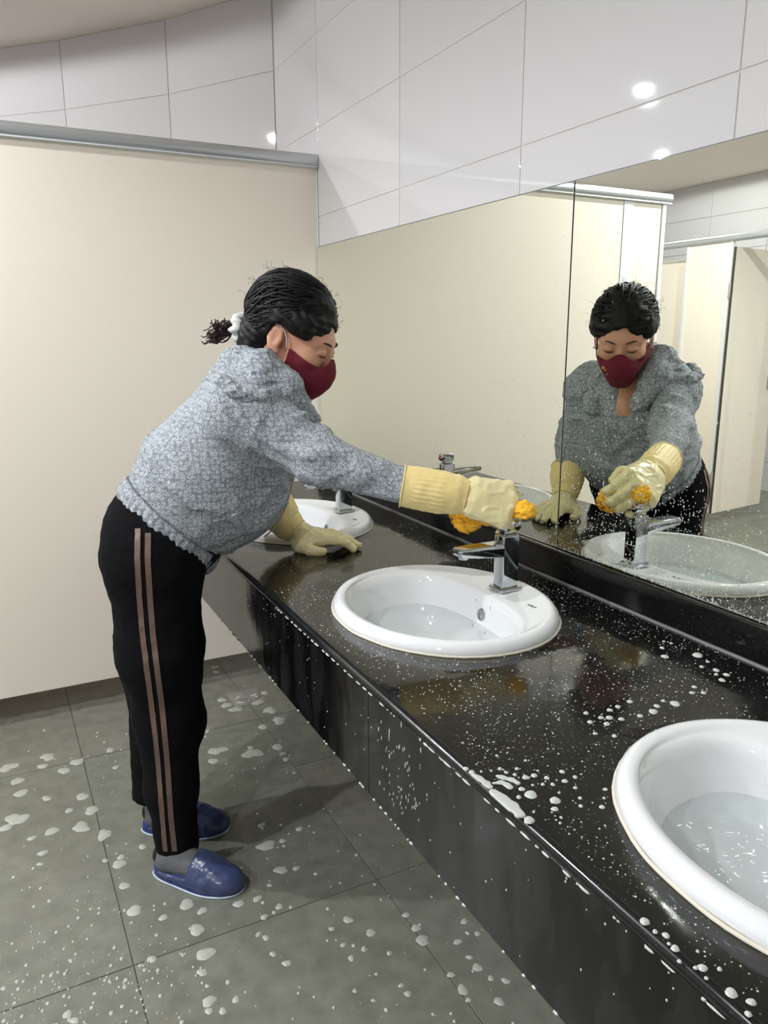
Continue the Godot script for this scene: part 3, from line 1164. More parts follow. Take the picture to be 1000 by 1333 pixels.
func blob(c: Vector3, r: float, n: Vector3, hgt: float, rg: RandomNumberGenerator, ragged: float, stretch := 1.0, turn := 0.0) -> G:
	var ax := Vector3.RIGHT if absf(n.y) > 0.5 else Vector3.UP
	var ay := n.cross(ax)
	var x2 := ax * cos(turn) + ay * sin(turn)
	var y2 := n.cross(x2)
	var seg := 18
	var rr := []
	var p1 := rg.randf() * TAU
	var p2 := rg.randf() * TAU
	var p3 := rg.randf() * TAU
	for k in seg:
		var a := TAU * k / seg
		rr.append(1.0 + ragged * (0.45 * sin(2 * a + p1) + 0.35 * sin(3 * a + p2) + 0.25 * sin(5 * a + p3)))
	var g := G.new()
	g.dome(c, x2 * r * stretch, y2 * r / sqrt(stretch), n * hgt, seg, rr)
	return g

func build_foam() -> void:
	var rg := RandomNumberGenerator.new()
	rg.seed = 123
	var fl := []
	for q in [[25, 375, 50], [50, 415, 40], [138, 345, 45], [123, 372, 32], [60, 450, 42], [135, 465, 28], [222, 360, 40], [185, 385, 38], [318, 325, 26], [335, 375, 22], [238, 460, 40], [200, 500, 26], [265, 500, 45], [48, 525, 66], [235, 548, 56], [150, 560, 40], [15, 550, 40], [302, 570, 50], [92, 580, 26], [123, 623, 28], [412, 605, 24], [345, 655, 45], [360, 718, 35], [388, 790, 48], [472, 810, 28], [540, 772, 46], [585, 790, 30], [690, 770, 34], [570, 845, 50], [595, 915, 56], [440, 930, 30], [585, 968, 34], [600, 1008, 16], [605, 1052, 45], [605, 1080, 28], [645, 1080, 26], [683, 1047, 26], [660, 997, 18], [745, 755, 28], [808, 778, 26], [765, 808, 24], [770, 868, 24], [748, 858, 20], [790, 915, 22], [830, 942, 28], [812, 672, 40], [857, 667, 24], [770, 602, 52], [817, 588, 22], [757, 543, 24], [866, 553, 24], [690, 670, 26], [780, 716, 18], [640, 735, 24], [617, 357, 34], [629, 327, 50], [730, 335, 60], [725, 318, 20], [803, 316, 36], [818, 336, 22], [828, 352, 22], [780, 210, 40], [808, 240, 46], [760, 258, 30], [682, 207, 40], [598, 270, 22], [350, 635, 24], [305, 645, 20], [620, 85, 22], [625, 100, 24], [195, 1090, 30], [215, 1108, 28], [10, 1015, 18], [50, 995, 16], [150, 975, 16], [275, 1030, 14], [115, 655, 18], [143, 762, 14], [642, 180, 30], [765, 160, 26], [745, 185, 44], [690, 190, 26], [655, 195, 34]]:
		fl.append([q[0] / 2.2222, 830 + q[1] / 2.2222, q[2] / 2.2222])
	for q in [[127, 827, 34], [76, 855, 22], [112, 905, 22], [197, 867, 34], [176, 917, 22], [137, 946, 26], [255, 930, 20], [148, 1047, 18], [205, 1077, 16], [215, 995, 14], [292, 1030, 20], [312, 1056, 26], [306, 812, 26], [338, 852, 34], [357, 890, 48], [467, 895, 28], [487, 832, 26], [528, 870, 22], [497, 868, 16], [503, 943, 22], [528, 975, 36], [570, 1008, 24], [616, 1016, 28], [595, 1080, 36], [446, 997, 26], [482, 1044, 40], [500, 1075, 22]]:
		fl.append([400 + q[0] / 2.381, 850 + q[1] / 2.381, q[2] / 2.381])
	for q in fl:
		var p := on_plane(q[0], q[1], 1, 0.0)
		var r: float = q[2] * 0.5 / px_scale(p)
		r *= 0.88
		var g := blob(p, r, Vector3.UP, 0.002 + r * 0.05, rg, 0.22 if r < 0.02 else 0.42, rg.randf_range(0.9, 1.2), rg.randf() * TAU)
		var o := put(self, numbered(self, "floor_foam"), g.mesh(p), M.foam, Transform3D(Basis.IDENTITY, p))
		var size := "large ragged" if r > 0.024 else ("small" if r > 0.012 else "tiny round")
		var where := "on the open wet floor tiles"
		if p.distance_to(Vector3(-0.402, 0, -2.635)) < 0.24: where = "beside the round floor drain"
		elif p.distance_to(Vector3(-0.81, 0, -1.72)) < 0.30 or p.distance_to(Vector3(-0.79, 0, -1.94)) < 0.26: where = "beside the person's blue clogs"
		elif p.x > -0.66: where = "on the floor under the granite apron"
		elif p.z < -2.2: where = "on the floor towards the cream partition"
		elif p.x < -1.004: where = "on the floor tiles farthest from the counter"
		tag(o, "%s patch of soap foam %s" % [size, where], "soap foam", "foam patches on the floor")
	# finer specks between them
	var gs := G.new()
	var n := noise(14, 2.2)
	var made := 0
	while made < 900:
		var p := Vector3(rg.randf_range(-1.9, -0.1), 0.0, rg.randf_range(-2.75, -0.6))
		if n.get_noise_2d(p.x, p.z) < rg.randf_range(-0.5, 0.5): continue
		if p.distance_to(Vector3(-0.81, 0, -1.72)) < 0.17 or p.distance_to(Vector3(-0.79, 0, -1.94)) < 0.16: continue
		var r := 0.0013 + 0.0045 * pow(rg.randf(), 2.4)
		gs.dome(p, Vector3(r, 0, 0), Vector3(0, 0, r * 1.1), Vector3(0, r * 0.35 + 0.0008, 0), 6, [1.0, 0.9, 1.1, 1.0, 1.05, 0.92])
		made += 1
	made = 0
	while made < 650:
		var p := Vector3(rg.randfn(-1.12, 0.14), 0.0, rg.randfn(-1.42, 0.20))
		if p.z > -0.7 or p.x > -0.86 or p.x < -1.9: continue
		var r := 0.0012 + 0.004 * pow(rg.randf(), 2.2)
		gs.dome(p, Vector3(r, 0, 0), Vector3(0, 0, r * 1.1), Vector3(0, r * 0.35 + 0.0008, 0), 6, [1.0, 0.9, 1.1, 1.0, 1.05, 0.92])
		made += 1
	var s := put(self, "floor_foam_specks", gs.mesh(Vector3.ZERO, false), M.foam)
	tag(s, "tiny specks of soap foam scattered over the grey floor", "soap foam", "", "stuff")
	# counter
	var ct := []
	for q in [[727, 645, 70], [735, 518, 80], [857, 547, 70], [855, 590, 45], [690, 490, 40], [675, 530, 34], [440, 405, 40], [410, 388, 36], [487, 402, 18], [537, 398, 18], [580, 388, 26], [613, 407, 26], [655, 418, 26], [665, 388, 26], [710, 432, 42], [752, 422, 38], [815, 434, 34], [770, 398, 16], [892, 403, 34], [905, 450, 38], [845, 467, 28], [795, 466, 26], [745, 470, 20], [957, 430, 30], [958, 483, 28], [982, 535, 26], [985, 575, 28], [565, 323, 18], [708, 347, 20], [877, 508, 18], [887, 632, 20], [882, 660, 20], [750, 604, 18]]:
		ct.append([500 + q[0] / 3.846, 900 + q[1] / 3.846, q[2] / 3.846])
	for q in [[400, 578, 32], [312, 615, 28], [275, 648, 30], [312, 648, 38], [363, 654, 32], [300, 675, 36], [228, 667, 30], [210, 628, 30], [350, 600, 26], [445, 640, 32], [500, 622, 45], [518, 598, 34], [598, 588, 52], [545, 575, 24], [250, 717, 24], [333, 727, 28], [720, 540, 28], [680, 515, 28], [552, 383, 38], [540, 345, 24], [548, 317, 16], [580, 325, 16], [695, 377, 55], [712, 427, 26], [775, 442, 34], [820, 462, 34], [800, 485, 36], [775, 460, 24], [738, 405, 20], [670, 540, 28]]:
		ct.append([700 + q[0] / 3.333, 740 + q[1] / 3.333, q[2] / 3.333])
	for q in [[220, 80, 36], [303, 50, 45], [125, 42, 28], [75, 62, 26], [45, 76, 26], [40, 106, 32], [30, 131, 30], [90, 111, 26], [162, 99, 26], [62, 180, 24], [25, 393, 22], [12, 464, 28], [20, 428, 16], [183, 922, 50], [225, 963, 26], [268, 978, 36], [305, 1030, 44], [280, 1012, 20], [322, 1082, 24], [395, 1042, 18], [415, 1108, 46], [388, 1108, 24], [483, 1113, 26], [430, 1150, 22], [530, 1208, 64], [610, 1245, 46], [598, 1293, 36]]:
		ct.append([780 + q[0] / 3.077, 900 + q[1] / 3.077, q[2] / 3.077])
	for q in ct:
		var p := on_plane(q[0], q[1], 1, TOP_Y)
		var r: float = q[2] * 0.5 / px_scale(p)
		r *= 0.82
		var g := blob(p, r, Vector3.UP, 0.001 + r * 0.25, rg, 0.14, rg.randf_range(0.9, 1.15), rg.randf() * TAU)
		var o := put(self, numbered(self, "counter_foam"), g.mesh(p), M.foam_white, Transform3D(Basis.IDENTITY, p))
		var size := "large oval" if r > 0.0095 else ("small round" if r > 0.005 else "tiny round")
		var where := "in the middle of the granite counter"
		if p.x < EDGE_X + 0.13 and p.z < -0.62: where = "near the long foam smear at the counter edge"
		elif p.x < EDGE_X + 0.14: where = "between the last basin and the counter's front edge"
		elif p.x > -0.16: where = "along the foot of the granite backsplash"
		elif p.z > -0.72: where = "close to the last basin's rim"
		tag(o, "%s bead of white soap foam %s" % [size, where], "soap foam", "foam beads on the counter")
	for q in [[[445, 420], [480, 440], [515, 465], [528, 480], 16.0, "short smear of white foam along the counter's front edge"], [[548, 505], [590, 535], [640, 575], [680, 615], 30.0, "longest smear of white foam on the counter's front edge"], [[565, 425], [600, 435], [640, 445], [672, 462], 11.0, "wavy strip of white foam behind the edge smears"], [[548, 462], [590, 458], [620, 470], [632, 482], 15.0, "hooked strip of white foam behind the edge smears"]]:
		var pts := PackedVector3Array()
		for k in 4: pts.append(on_plane(500 + q[k][0] / 3.846, 900 + q[k][1] / 3.846, 1, TOP_Y + 0.001))
		var rad: float = q[4] * 0.9 / 3.846 / px_scale(pts[0])
		var pr := []
		for k in 4: pr.append(cap(pts[k], pts[mini(k + 1, 3)], rad * [0.8, 1.05, 1.1, 0.8][k], rad * [1.05, 1.1, 0.8, 0.8][k], 0.006))
		var nn := noise(33, 60.0)
		var g := net(pr, 0.002, func(p: Vector3, d: float) -> float: return maxf(d + 0.0016 * nn.get_noise_3dv(p), maxf(TOP_Y - 0.0005 - p.y, (p.y - TOP_Y - 0.003))))
		var o := put(self, numbered(self, "foam_smear"), g.mesh(pts[1]), M.foam_white, Transform3D(Basis.IDENTITY, pts[1]))
		tag(o, q[5], "soap foam", "foam smears at the counter edge")
	# fine droplets over the stone, the edge line of suds and runs on the apron
	gs = G.new()
	n = noise(15, 3.0)
	made = 0
	while made < 6500:
		var p := Vector3(rg.randf_range(EDGE_X + 0.02, -0.03), TOP_Y, rg.randf_range(-2.0, -0.02))
		if p.z < -1.6 and rg.randf() < 0.75: continue
		var inside := false
		for z in sink_z:
			if pow((p.x - SINK_X) / (SINK_AX + 0.004), 2) + pow((p.z - z) / (SINK_AZ + 0.004), 2) < 1.0: inside = true
		if inside or n.get_noise_2d(p.x * 2, p.z * 2) < rg.randf_range(-0.7, 0.4): continue
		var r := 0.0004 + 0.0012 * pow(rg.randf(), 3.5)
		gs.dome(p, Vector3(r, 0, 0), Vector3(0, 0, r), Vector3(0, r * 0.6, 0), 5, [1.0, 1.0, 1.0, 1.0, 1.0])
		made += 1
	s = put(self, "counter_droplets", gs.mesh(Vector3.ZERO, false), M.foam_white)
	tag(s, "fine soapy droplets covering the black granite countertop", "droplets", "", "stuff")
	gs = G.new()
	var z := -1.55
	while z < 0.1:
		var ln := rg.randf_range(0.003, 0.022)
		if rg.randf() < 0.72:
			var rr := []
			for k in 8: rr.append(rg.randf_range(0.75, 1.2))
			gs.dome(Vector3(EDGE_X + 0.004, TOP_Y - 0.0195, z), Vector3(0, rg.randf_range(0.0008, 0.0019), 0), Vector3(0, 0, ln * 0.5), Vector3(-0.0018, 0, 0), 8, rr)
		z += ln + rg.randf_range(0.001, 0.012)
	for k in 130:
		var zz := rg.randf_range(-1.9, 0.0)
		var y := 0.568 + 0.19 * pow(rg.randf(), 0.8)
		var r := rg.randf_range(0.0006, 0.0015)
		var lng := rg.randf_range(1.0, 1.6)
		if zz > -1.05 and zz < -0.88:
			lng = rg.randf_range(2.0, 5.0)
		gs.dome(Vector3(EDGE_X + 0.0058, y, zz), Vector3(0, r * lng, 0), Vector3(0, 0, r), Vector3(-r * 0.6, 0, 0), 5, [1.0, 1.0, 1.0, 1.0, 1.0])
	for k in 60:
		var zz := rg.randf_range(-0.99, -0.93) + rg.randf_range(-0.06, 0.06)
		gs.dome(Vector3(EDGE_X + 0.0058, rg.randf_range(0.60, 0.72), zz), Vector3(0, rg.randf_range(0.0015, 0.005), 0), Vector3(0, 0, 0.001), Vector3(-0.0006, 0, 0), 5, [1.0, 1.0, 1.0, 1.0, 1.0])
	for k in 60:
		gs.dome(Vector3(EDGE_X + 0.0055, 0.569, lerpf(-2.3, -0.4, pow(rg.randf(), 1.0))), Vector3(0, 0.0022, 0), Vector3(0, 0, rg.randf_range(0.002, 0.005)), Vector3(-0.002, 0, 0), 6, [1.0, 1.1, 0.9, 1.0, 1.1, 0.9])
	s = put(self, "apron_suds", gs.mesh(Vector3.ZERO, false), M.foam_white)
	tag(s, "line of suds and drips running down the granite apron", "soap suds", "", "stuff")

# ---------------------------------------------------------------- the person
const PB := Vector3(-0.83, 0.0, -1.86)
var HC := Vector3(-0.513, 1.332, -1.719)
var HR: Vector3
var HU: Vector3
var HF: Vector3

func hd(r: float, u: float, f: float) -> Vector3:
	return HC + HR * r + HU * u + HF * f

func to_head(p: Vector3) -> Vector3:
	var l := p - HC
	return Vector3(l.dot(HR), l.dot(HU), l.dot(HF))

func smooth(a: float, b: float, x: float) -> float:
	var t := clampf((x - a) / (b - a), 0.0, 1.0)
	return t * t * (3 - 2 * t)

# body joints in the room
const HIP_R := Vector3(-0.868, 0.83, -1.80)
const HIP_L := Vector3(-0.80, 0.83, -1.945)
const KNEE_R := Vector3(-0.848, 0.45, -1.785)
const KNEE_L := Vector3(-0.835, 0.45, -1.955)
const ANK_R := Vector3(-0.852, 0.085, -1.778)
const ANK_L := Vector3(-0.862, 0.085, -1.968)
const T0 := Vector3(-0.785, 0.895, -1.862)
const T1 := Vector3(-0.703, 1.01, -1.828)
const T2 := Vector3(-0.632, 1.118, -1.788)
const NK := Vector3(-0.600, 1.205, -1.765)
const SH_R := Vector3(-0.655, 1.175, -1.665)
const SH_L := Vector3(-0.540, 1.172, -1.878)
const EL_R := Vector3(-0.533, 1.082, -1.535)
const EL_L := Vector3(-0.556, 1.015, -1.955)
const WR_R := Vector3(-0.275, 1.004, -1.352)
const CU_R := Vector3(-0.388, 1.024, -1.418)
const WR_L := Vector3(-0.478, 0.842, -1.893)
const CU_L := Vector3(-0.515, 0.905, -1.930)
const SIDE := Vector3(-0.5, 0.0, 0.866)

func head_prims() -> Array:
	var q := [ell(Vector3(0, 0.036, -0.014), Vector3(0.074, 0.088, 0.093)), ell(Vector3(0, -0.032, 0.030), Vector3(0.061, 0.082, 0.060), 0.03),
		cap(Vector3(0.034, -0.070, 0.022), Vector3(0.0, -0.098, 0.066), 0.028, 0.020, 0.02), cap(Vector3(-0.034, -0.070, 0.022), Vector3(0.0, -0.098, 0.066), 0.028, 0.020, 0.02),
		ell(Vector3(0, 0.018, 0.066), Vector3(0.056, 0.018, 0.024), 0.02), cap(Vector3(0, 0.002, 0.088), Vector3(0, -0.036, 0.106), 0.006, 0.012, 0.012),
		cap(Vector3(0, -0.05, -0.035), to_head(NK + Vector3(-0.01, -0.03, 0)), 0.052, 0.058, 0.03)]
	for s in [-1.0, 1.0]:
		q.append(ell(Vector3(0.037 * s, -0.026, 0.056), Vector3(0.027, 0.026, 0.026), 0.02))
		q.append(cut(Vector3(0.031 * s, 0.0, 0.100), Vector3(0.019, 0.008, 0.012), 0.012))
		q.append(ell(Vector3(0.031 * s, 0.001, 0.079), Vector3(0.0155, 0.0100, 0.0125), 0.004))
		q.append(ell(Vector3(0.078 * s, -0.004, -0.016), Vector3(0.0075, 0.030, 0.018), 0.006))
		q.append(ell(Vector3(0.075 * s, -0.034, -0.006), Vector3(0.006, 0.011, 0.009), 0.006))
		q.append(cut(Vector3(0.087 * s, -0.002, -0.013), Vector3(0.006, 0.019, 0.0095), 0.005))
	return q

var pants_prims := []
var hood_prims := []
var hoodie_axis := Vector3.ZERO

func glove_hand(prims: Array, called: String, t: Node3D, nseed: int) -> MeshInstance3D:
	var nn := noise(nseed, 45.0, FastNoiseLite.TYPE_SIMPLEX_SMOOTH, 2)
	var g := net(prims, 0.003, func(p: Vector3, d: float) -> float: return d + 0.0009 * nn.get_noise_3dv(p) - 0.0024 * pow(maxf(0.0, 1.0 - absf(nn.get_noise_3d(p.x * 0.3, p.y * 0.55, p.z * 0.3)) * 2.6), 2.0))
	return part(t, called, g, M.glove, PB)

# ribbed gauntlet along a row of [centre, radius]
func gauntlet(t: Node3D, rows: Array, rib0: float, rib1: float, sd: int) -> MeshInstance3D:
	var c3 := Curve3D.new()
	for q in rows: c3.add_point(q[0])
	var nn := noise(sd, 14.0)
	var rings := []
	var m := 40
	var nx := Vector3.ZERO
	for j in m + 1:
		var f := float(j) / m
		var x := f * (rows.size() - 1)
		var k := mini(int(x), rows.size() - 2)
		var fr := x - k
		var c: Vector3 = rows[k][0].lerp(rows[k + 1][0], fr)
		var rad: float = lerpf(rows[k][1], rows[k + 1][1], smooth(0, 1, fr))
		var dir: Vector3 = (rows[mini(k + 1, rows.size() - 1)][0] - rows[k][0]).normalized()
		if k + 2 < rows.size(): dir = dir.lerp((rows[k + 2][0] - rows[k + 1][0]).normalized(), fr * 0.5).normalized()
		if nx == Vector3.ZERO: nx = dir.cross(Vector3.UP).normalized()
		nx = (nx - dir * nx.dot(dir)).normalized()
		var ny := dir.cross(nx)
		var ring := PackedVector3Array()
		var seg := 112
		var rib := 0.0
		if f > rib0 and f < rib1:
			rib = smooth(rib0, rib0 + 0.04, f) * (1.0 - smooth(rib1 - 0.04, rib1, f))
			# two bands of ribs
			rib *= 1.0 - 0.8 * (1.0 - smooth(0.0, 0.025, absf(f - (rib0 + rib1) * 0.5)))
		for s in seg:
			var a := TAU * s / seg
			var e := nx * cos(a) + ny * sin(a)
			var rr := rad + rib * 0.0009 * cos(a * 28.0) + 0.0022 * nn.get_noise_3dv((c + e * rad) * 1.6)
			ring.append(c + e * rr)
		rings.append(ring)
	var g := G.new()
	g.loft(rings, true, true, true)
	return part(t, "cuff", g, M.glove_cuff, PB)

func rim_ring(t: Node3D, c: Vector3, dir: Vector3, rad: float, th: float) -> void:
	var nx := dir.cross(Vector3.UP).normalized()
	var ny := dir.cross(nx)
	var pts := PackedVector3Array()
	for k in 40: pts.append(c + (nx * cos(TAU * k / 40) + ny * sin(TAU * k / 40)) * rad)
	var g := G.new()
	g.tube(pts, th, 6, false, true)
	part(t, "cuff_rim", g, M.glove_cuff, PB)

func build_person() -> void:
	var phi := deg_to_rad(42)
	var th := deg_to_rad(24)
	HF = Vector3(cos(th) * cos(phi), -sin(th), cos(th) * sin(phi))
	HR = Vector3(-sin(phi), 0, cos(phi))
	HU = HR.cross(HF)
	var t := thing("person", "person in grey patterned hoodie, striped black trousers and maroon mask wiping a tap", "person", PB)
	# ---- body under the clothes, head and hands: one mesh
	var g := net(head_prims(), 0.0032)
	var hb := Basis(HR, HU, HF)
	g.moved(hb, HC)
	for k in range(0, g.i.size(), 3):
		var sw := g.i[k + 1]
		g.i[k + 1] = g.i[k + 2]
		g.i[k + 2] = sw
	var bp := [cap(T0, T1, 0.10, 0.11), cap(T1, T2, 0.11, 0.105), cap(T2, NK, 0.09, 0.05), cap(NK, Vector3(-0.548, 1.125, -1.728), 0.05, 0.05), cap(SH_R, SH_L, 0.05, 0.05, 0.05), cap(SH_R, EL_R, 0.045, 0.037), cap(EL_R, WR_R, 0.032, 0.022), cap(SH_L, EL_L, 0.045, 0.037), cap(EL_L, WR_L, 0.035, 0.026),
		cap(HIP_R, HIP_L, 0.09, 0.09, 0.05), cap(T0, (HIP_R + HIP_L) * 0.5, 0.10, 0.09, 0.05), cap(HIP_R, KNEE_R, 0.075, 0.05), cap(KNEE_R, ANK_R, 0.048, 0.024), cap(HIP_L, KNEE_L, 0.075, 0.05), cap(KNEE_L, ANK_L, 0.046, 0.024),
		cap(WR_R, WR_R + Vector3(0.05, -0.01, 0.027), 0.022, 0.018), cap(WR_L, WR_L + Vector3(0.05, -0.035, 0.035), 0.022, 0.02), cap(ANK_R + Vector3(-0.01, -0.015, -0.01), ANK_R + Vector3(0.06, -0.055, 0.06), 0.016, 0.014), cap(ANK_L + Vector3(-0.01, -0.015, 0), ANK_L + Vector3(0.08, -0.055, 0.04), 0.016, 0.014)]
	var gb := net(bp, 0.012)
	g.join(gb)
	var body := put(t, "body", g.mesh(PB, false), M.skin)
	# eyes cast down: lid line, a sliver of eye, brows
	for s in [-1.0, 1.0]:
		g = G.new()
		var pts := PackedVector3Array()
		for k in 9:
			var x := -1.0 + k / 4.0
			pts.append(hd(s * 0.031 + x * 0.0145, -0.0045 - 0.003 * (1 - x * x), 0.0912 - 0.0030 * x * x - 0.004 * maxf(0.0, x * s)))
		g.tube(pts, [0.0004, 0.0009, 0.0013, 0.0015, 0.0016, 0.0015, 0.0013, 0.0009, 0.0004], 6)
		part(t, "eyelashes", g, M.lash, PB)
		g = G.new()
		pts = PackedVector3Array()
		for k in 9:
			var x := k / 8.0
			pts.append(hd(s * (0.013 + 0.036 * x), 0.0185 + 0.006 * sin(x * 2.6) - 0.001 * x, 0.0935 - 0.019 * x * x))
		g.tube(pts, [0.0012, 0.0022, 0.0026, 0.0028, 0.0026, 0.0023, 0.0018, 0.0012, 0.0005], 6)
		part(t, "eyebrow", g, M.brow, PB)
	build_mask(t)
	build_hair(t)
	# ---- trousers
	pants_prims = [cap(HIP_R + Vector3(0.012, 0.0, 0.0), HIP_L + Vector3(0.004, 0.0, 0), 0.106, 0.104, 0.05), cap(HIP_R + Vector3(0.028, 0.06, -0.012), HIP_L + Vector3(0.026, 0.06, 0.01), 0.110, 0.110, 0.05),
		cap(HIP_R + Vector3(0.045, 0.02, 0.0), HIP_L + Vector3(0.04, 0.02, 0.0), 0.09, 0.085, 0.05), cap((HIP_R + HIP_L) * 0.5 + Vector3(0.012, 0.05, 0), T0 + Vector3(-0.012, 0.03, 0), 0.118, 0.112, 0.05),
		cap(HIP_R + Vector3(0.018, -0.02, 0), Vector3(-0.853, 0.60, -1.787), 0.108, 0.096, 0.04), cap(Vector3(-0.853, 0.60, -1.787), KNEE_R + Vector3(0.006, -0.03, 0), 0.096, 0.078, 0.04),
		cap(KNEE_R + Vector3(0.006, -0.03, 0), Vector3(-0.850, 0.24, -1.783), 0.078, 0.062, 0.04), cap(Vector3(-0.850, 0.24, -1.783), Vector3(-0.846, 0.035, -1.780), 0.062, 0.052, 0.03),
		cap(HIP_L, Vector3(-0.82, 0.60, -1.955), 0.108, 0.092, 0.04), cap(Vector3(-0.82, 0.60, -1.955), KNEE_L, 0.092, 0.078, 0.04), cap(KNEE_L, Vector3(-0.868, 0.10, -1.966), 0.078, 0.054, 0.04)]
	var pn := noise(51, 6.0)
	var pf := func(p: Vector3, d: float) -> float:
		var e := d + 0.004 * pn.get_noise_3d(p.x * 1.5, p.y * 2.2, p.z * 1.5) + 0.0025 * pn.get_noise_3d(p.x * 4, p.y * 9 + p.x * 5, p.z * 4)
		var hem := 0.050 if p.z > -1.872 else 0.112
		return maxf(e, hem - p.y)
	g = net(pants_prims, 0.0085, pf)
	var pants := part(t, "trousers", g, M.velour, PB)
	# two glittering side stripes: laid on the cloth where the photograph shows them
	for st in [[[179.6, 688], [178.8, 725.5], [181.6, 777], [185.6, 825], [191.5, 872.6], [198.3, 924], [205.5, 988], [211.4, 1063], [215.4, 1108]], [[192.7, 694], [192.3, 729.5], [195.5, 781], [199.5, 829], [204.7, 872.6], [211.4, 924], [217.4, 988], [222.5, 1063], [227.3, 1108]]]:
		g = G.new()
		var n := 70
		for k in n:
			var x: float = float(k) / (n - 1) * (st.size() - 1)
			var a: int = mini(int(x), st.size() - 2)
			var pxl := Vector2(st[a][0], st[a][1]).lerp(Vector2(st[a + 1][0], st[a + 1][1]), x - a)
			var c := march(pxl.x, pxl.y, pants_prims, pf)
			var nrm := grad(c, pants_prims)
			var dirv := Vector3.UP
			var sidev := nrm.cross(dirv).normalized()
			for q in 2:
				var e := c + sidev * (0.0062 * (q * 2 - 1))
				var d: float = pf.call(e, field(e, pants_prims))
				e -= nrm * (d - 0.0016)
				g.add(e)
			if k > 0:
				var i0 := (k - 1) * 2
				g.quad_out(i0, i0 + 1, i0 + 3, i0 + 2, Vector3(-0.85, c.y, -1.9))
		part(pants, "side_stripe", g, M.lurex, PB)
	# ---- dark shirt showing under the hem
	g = net([cap(T0 + Vector3(-0.004, -0.006, 0.04), T0 + Vector3(-0.004, -0.006, -0.035), 0.114, 0.114, 0.03), cap(T0 + Vector3(0.006, -0.03, 0.05), T0 + Vector3(0.006, -0.028, -0.03), 0.094, 0.094, 0.03)], 0.009)
	part(t, "undershirt", g, M.undershirt, PB)
	build_hoodie(t)
	build_feet(t)
	build_gloves(t)

func march(x: float, y: float, prims: Array, post = null) -> Vector3:
	var d := ray(x, y).normalized()
	var s := 1.2
	for k in 60:
		var p := CAM + d * s
		var e := field(p, prims)
		if post != null: e = post.call(p, e)
		if e < 0.0005: break
		s += e * 0.8
		if s > 3.5: break
	return CAM + d * s

func grad(p: Vector3, prims: Array) -> Vector3:
	var h := 0.004
	return Vector3(field(p + Vector3(h, 0, 0), prims) - field(p - Vector3(h, 0, 0), prims), field(p + Vector3(0, h, 0), prims) - field(p - Vector3(0, h, 0), prims), field(p + Vector3(0, 0, h), prims) - field(p - Vector3(0, 0, h), prims)).normalized()

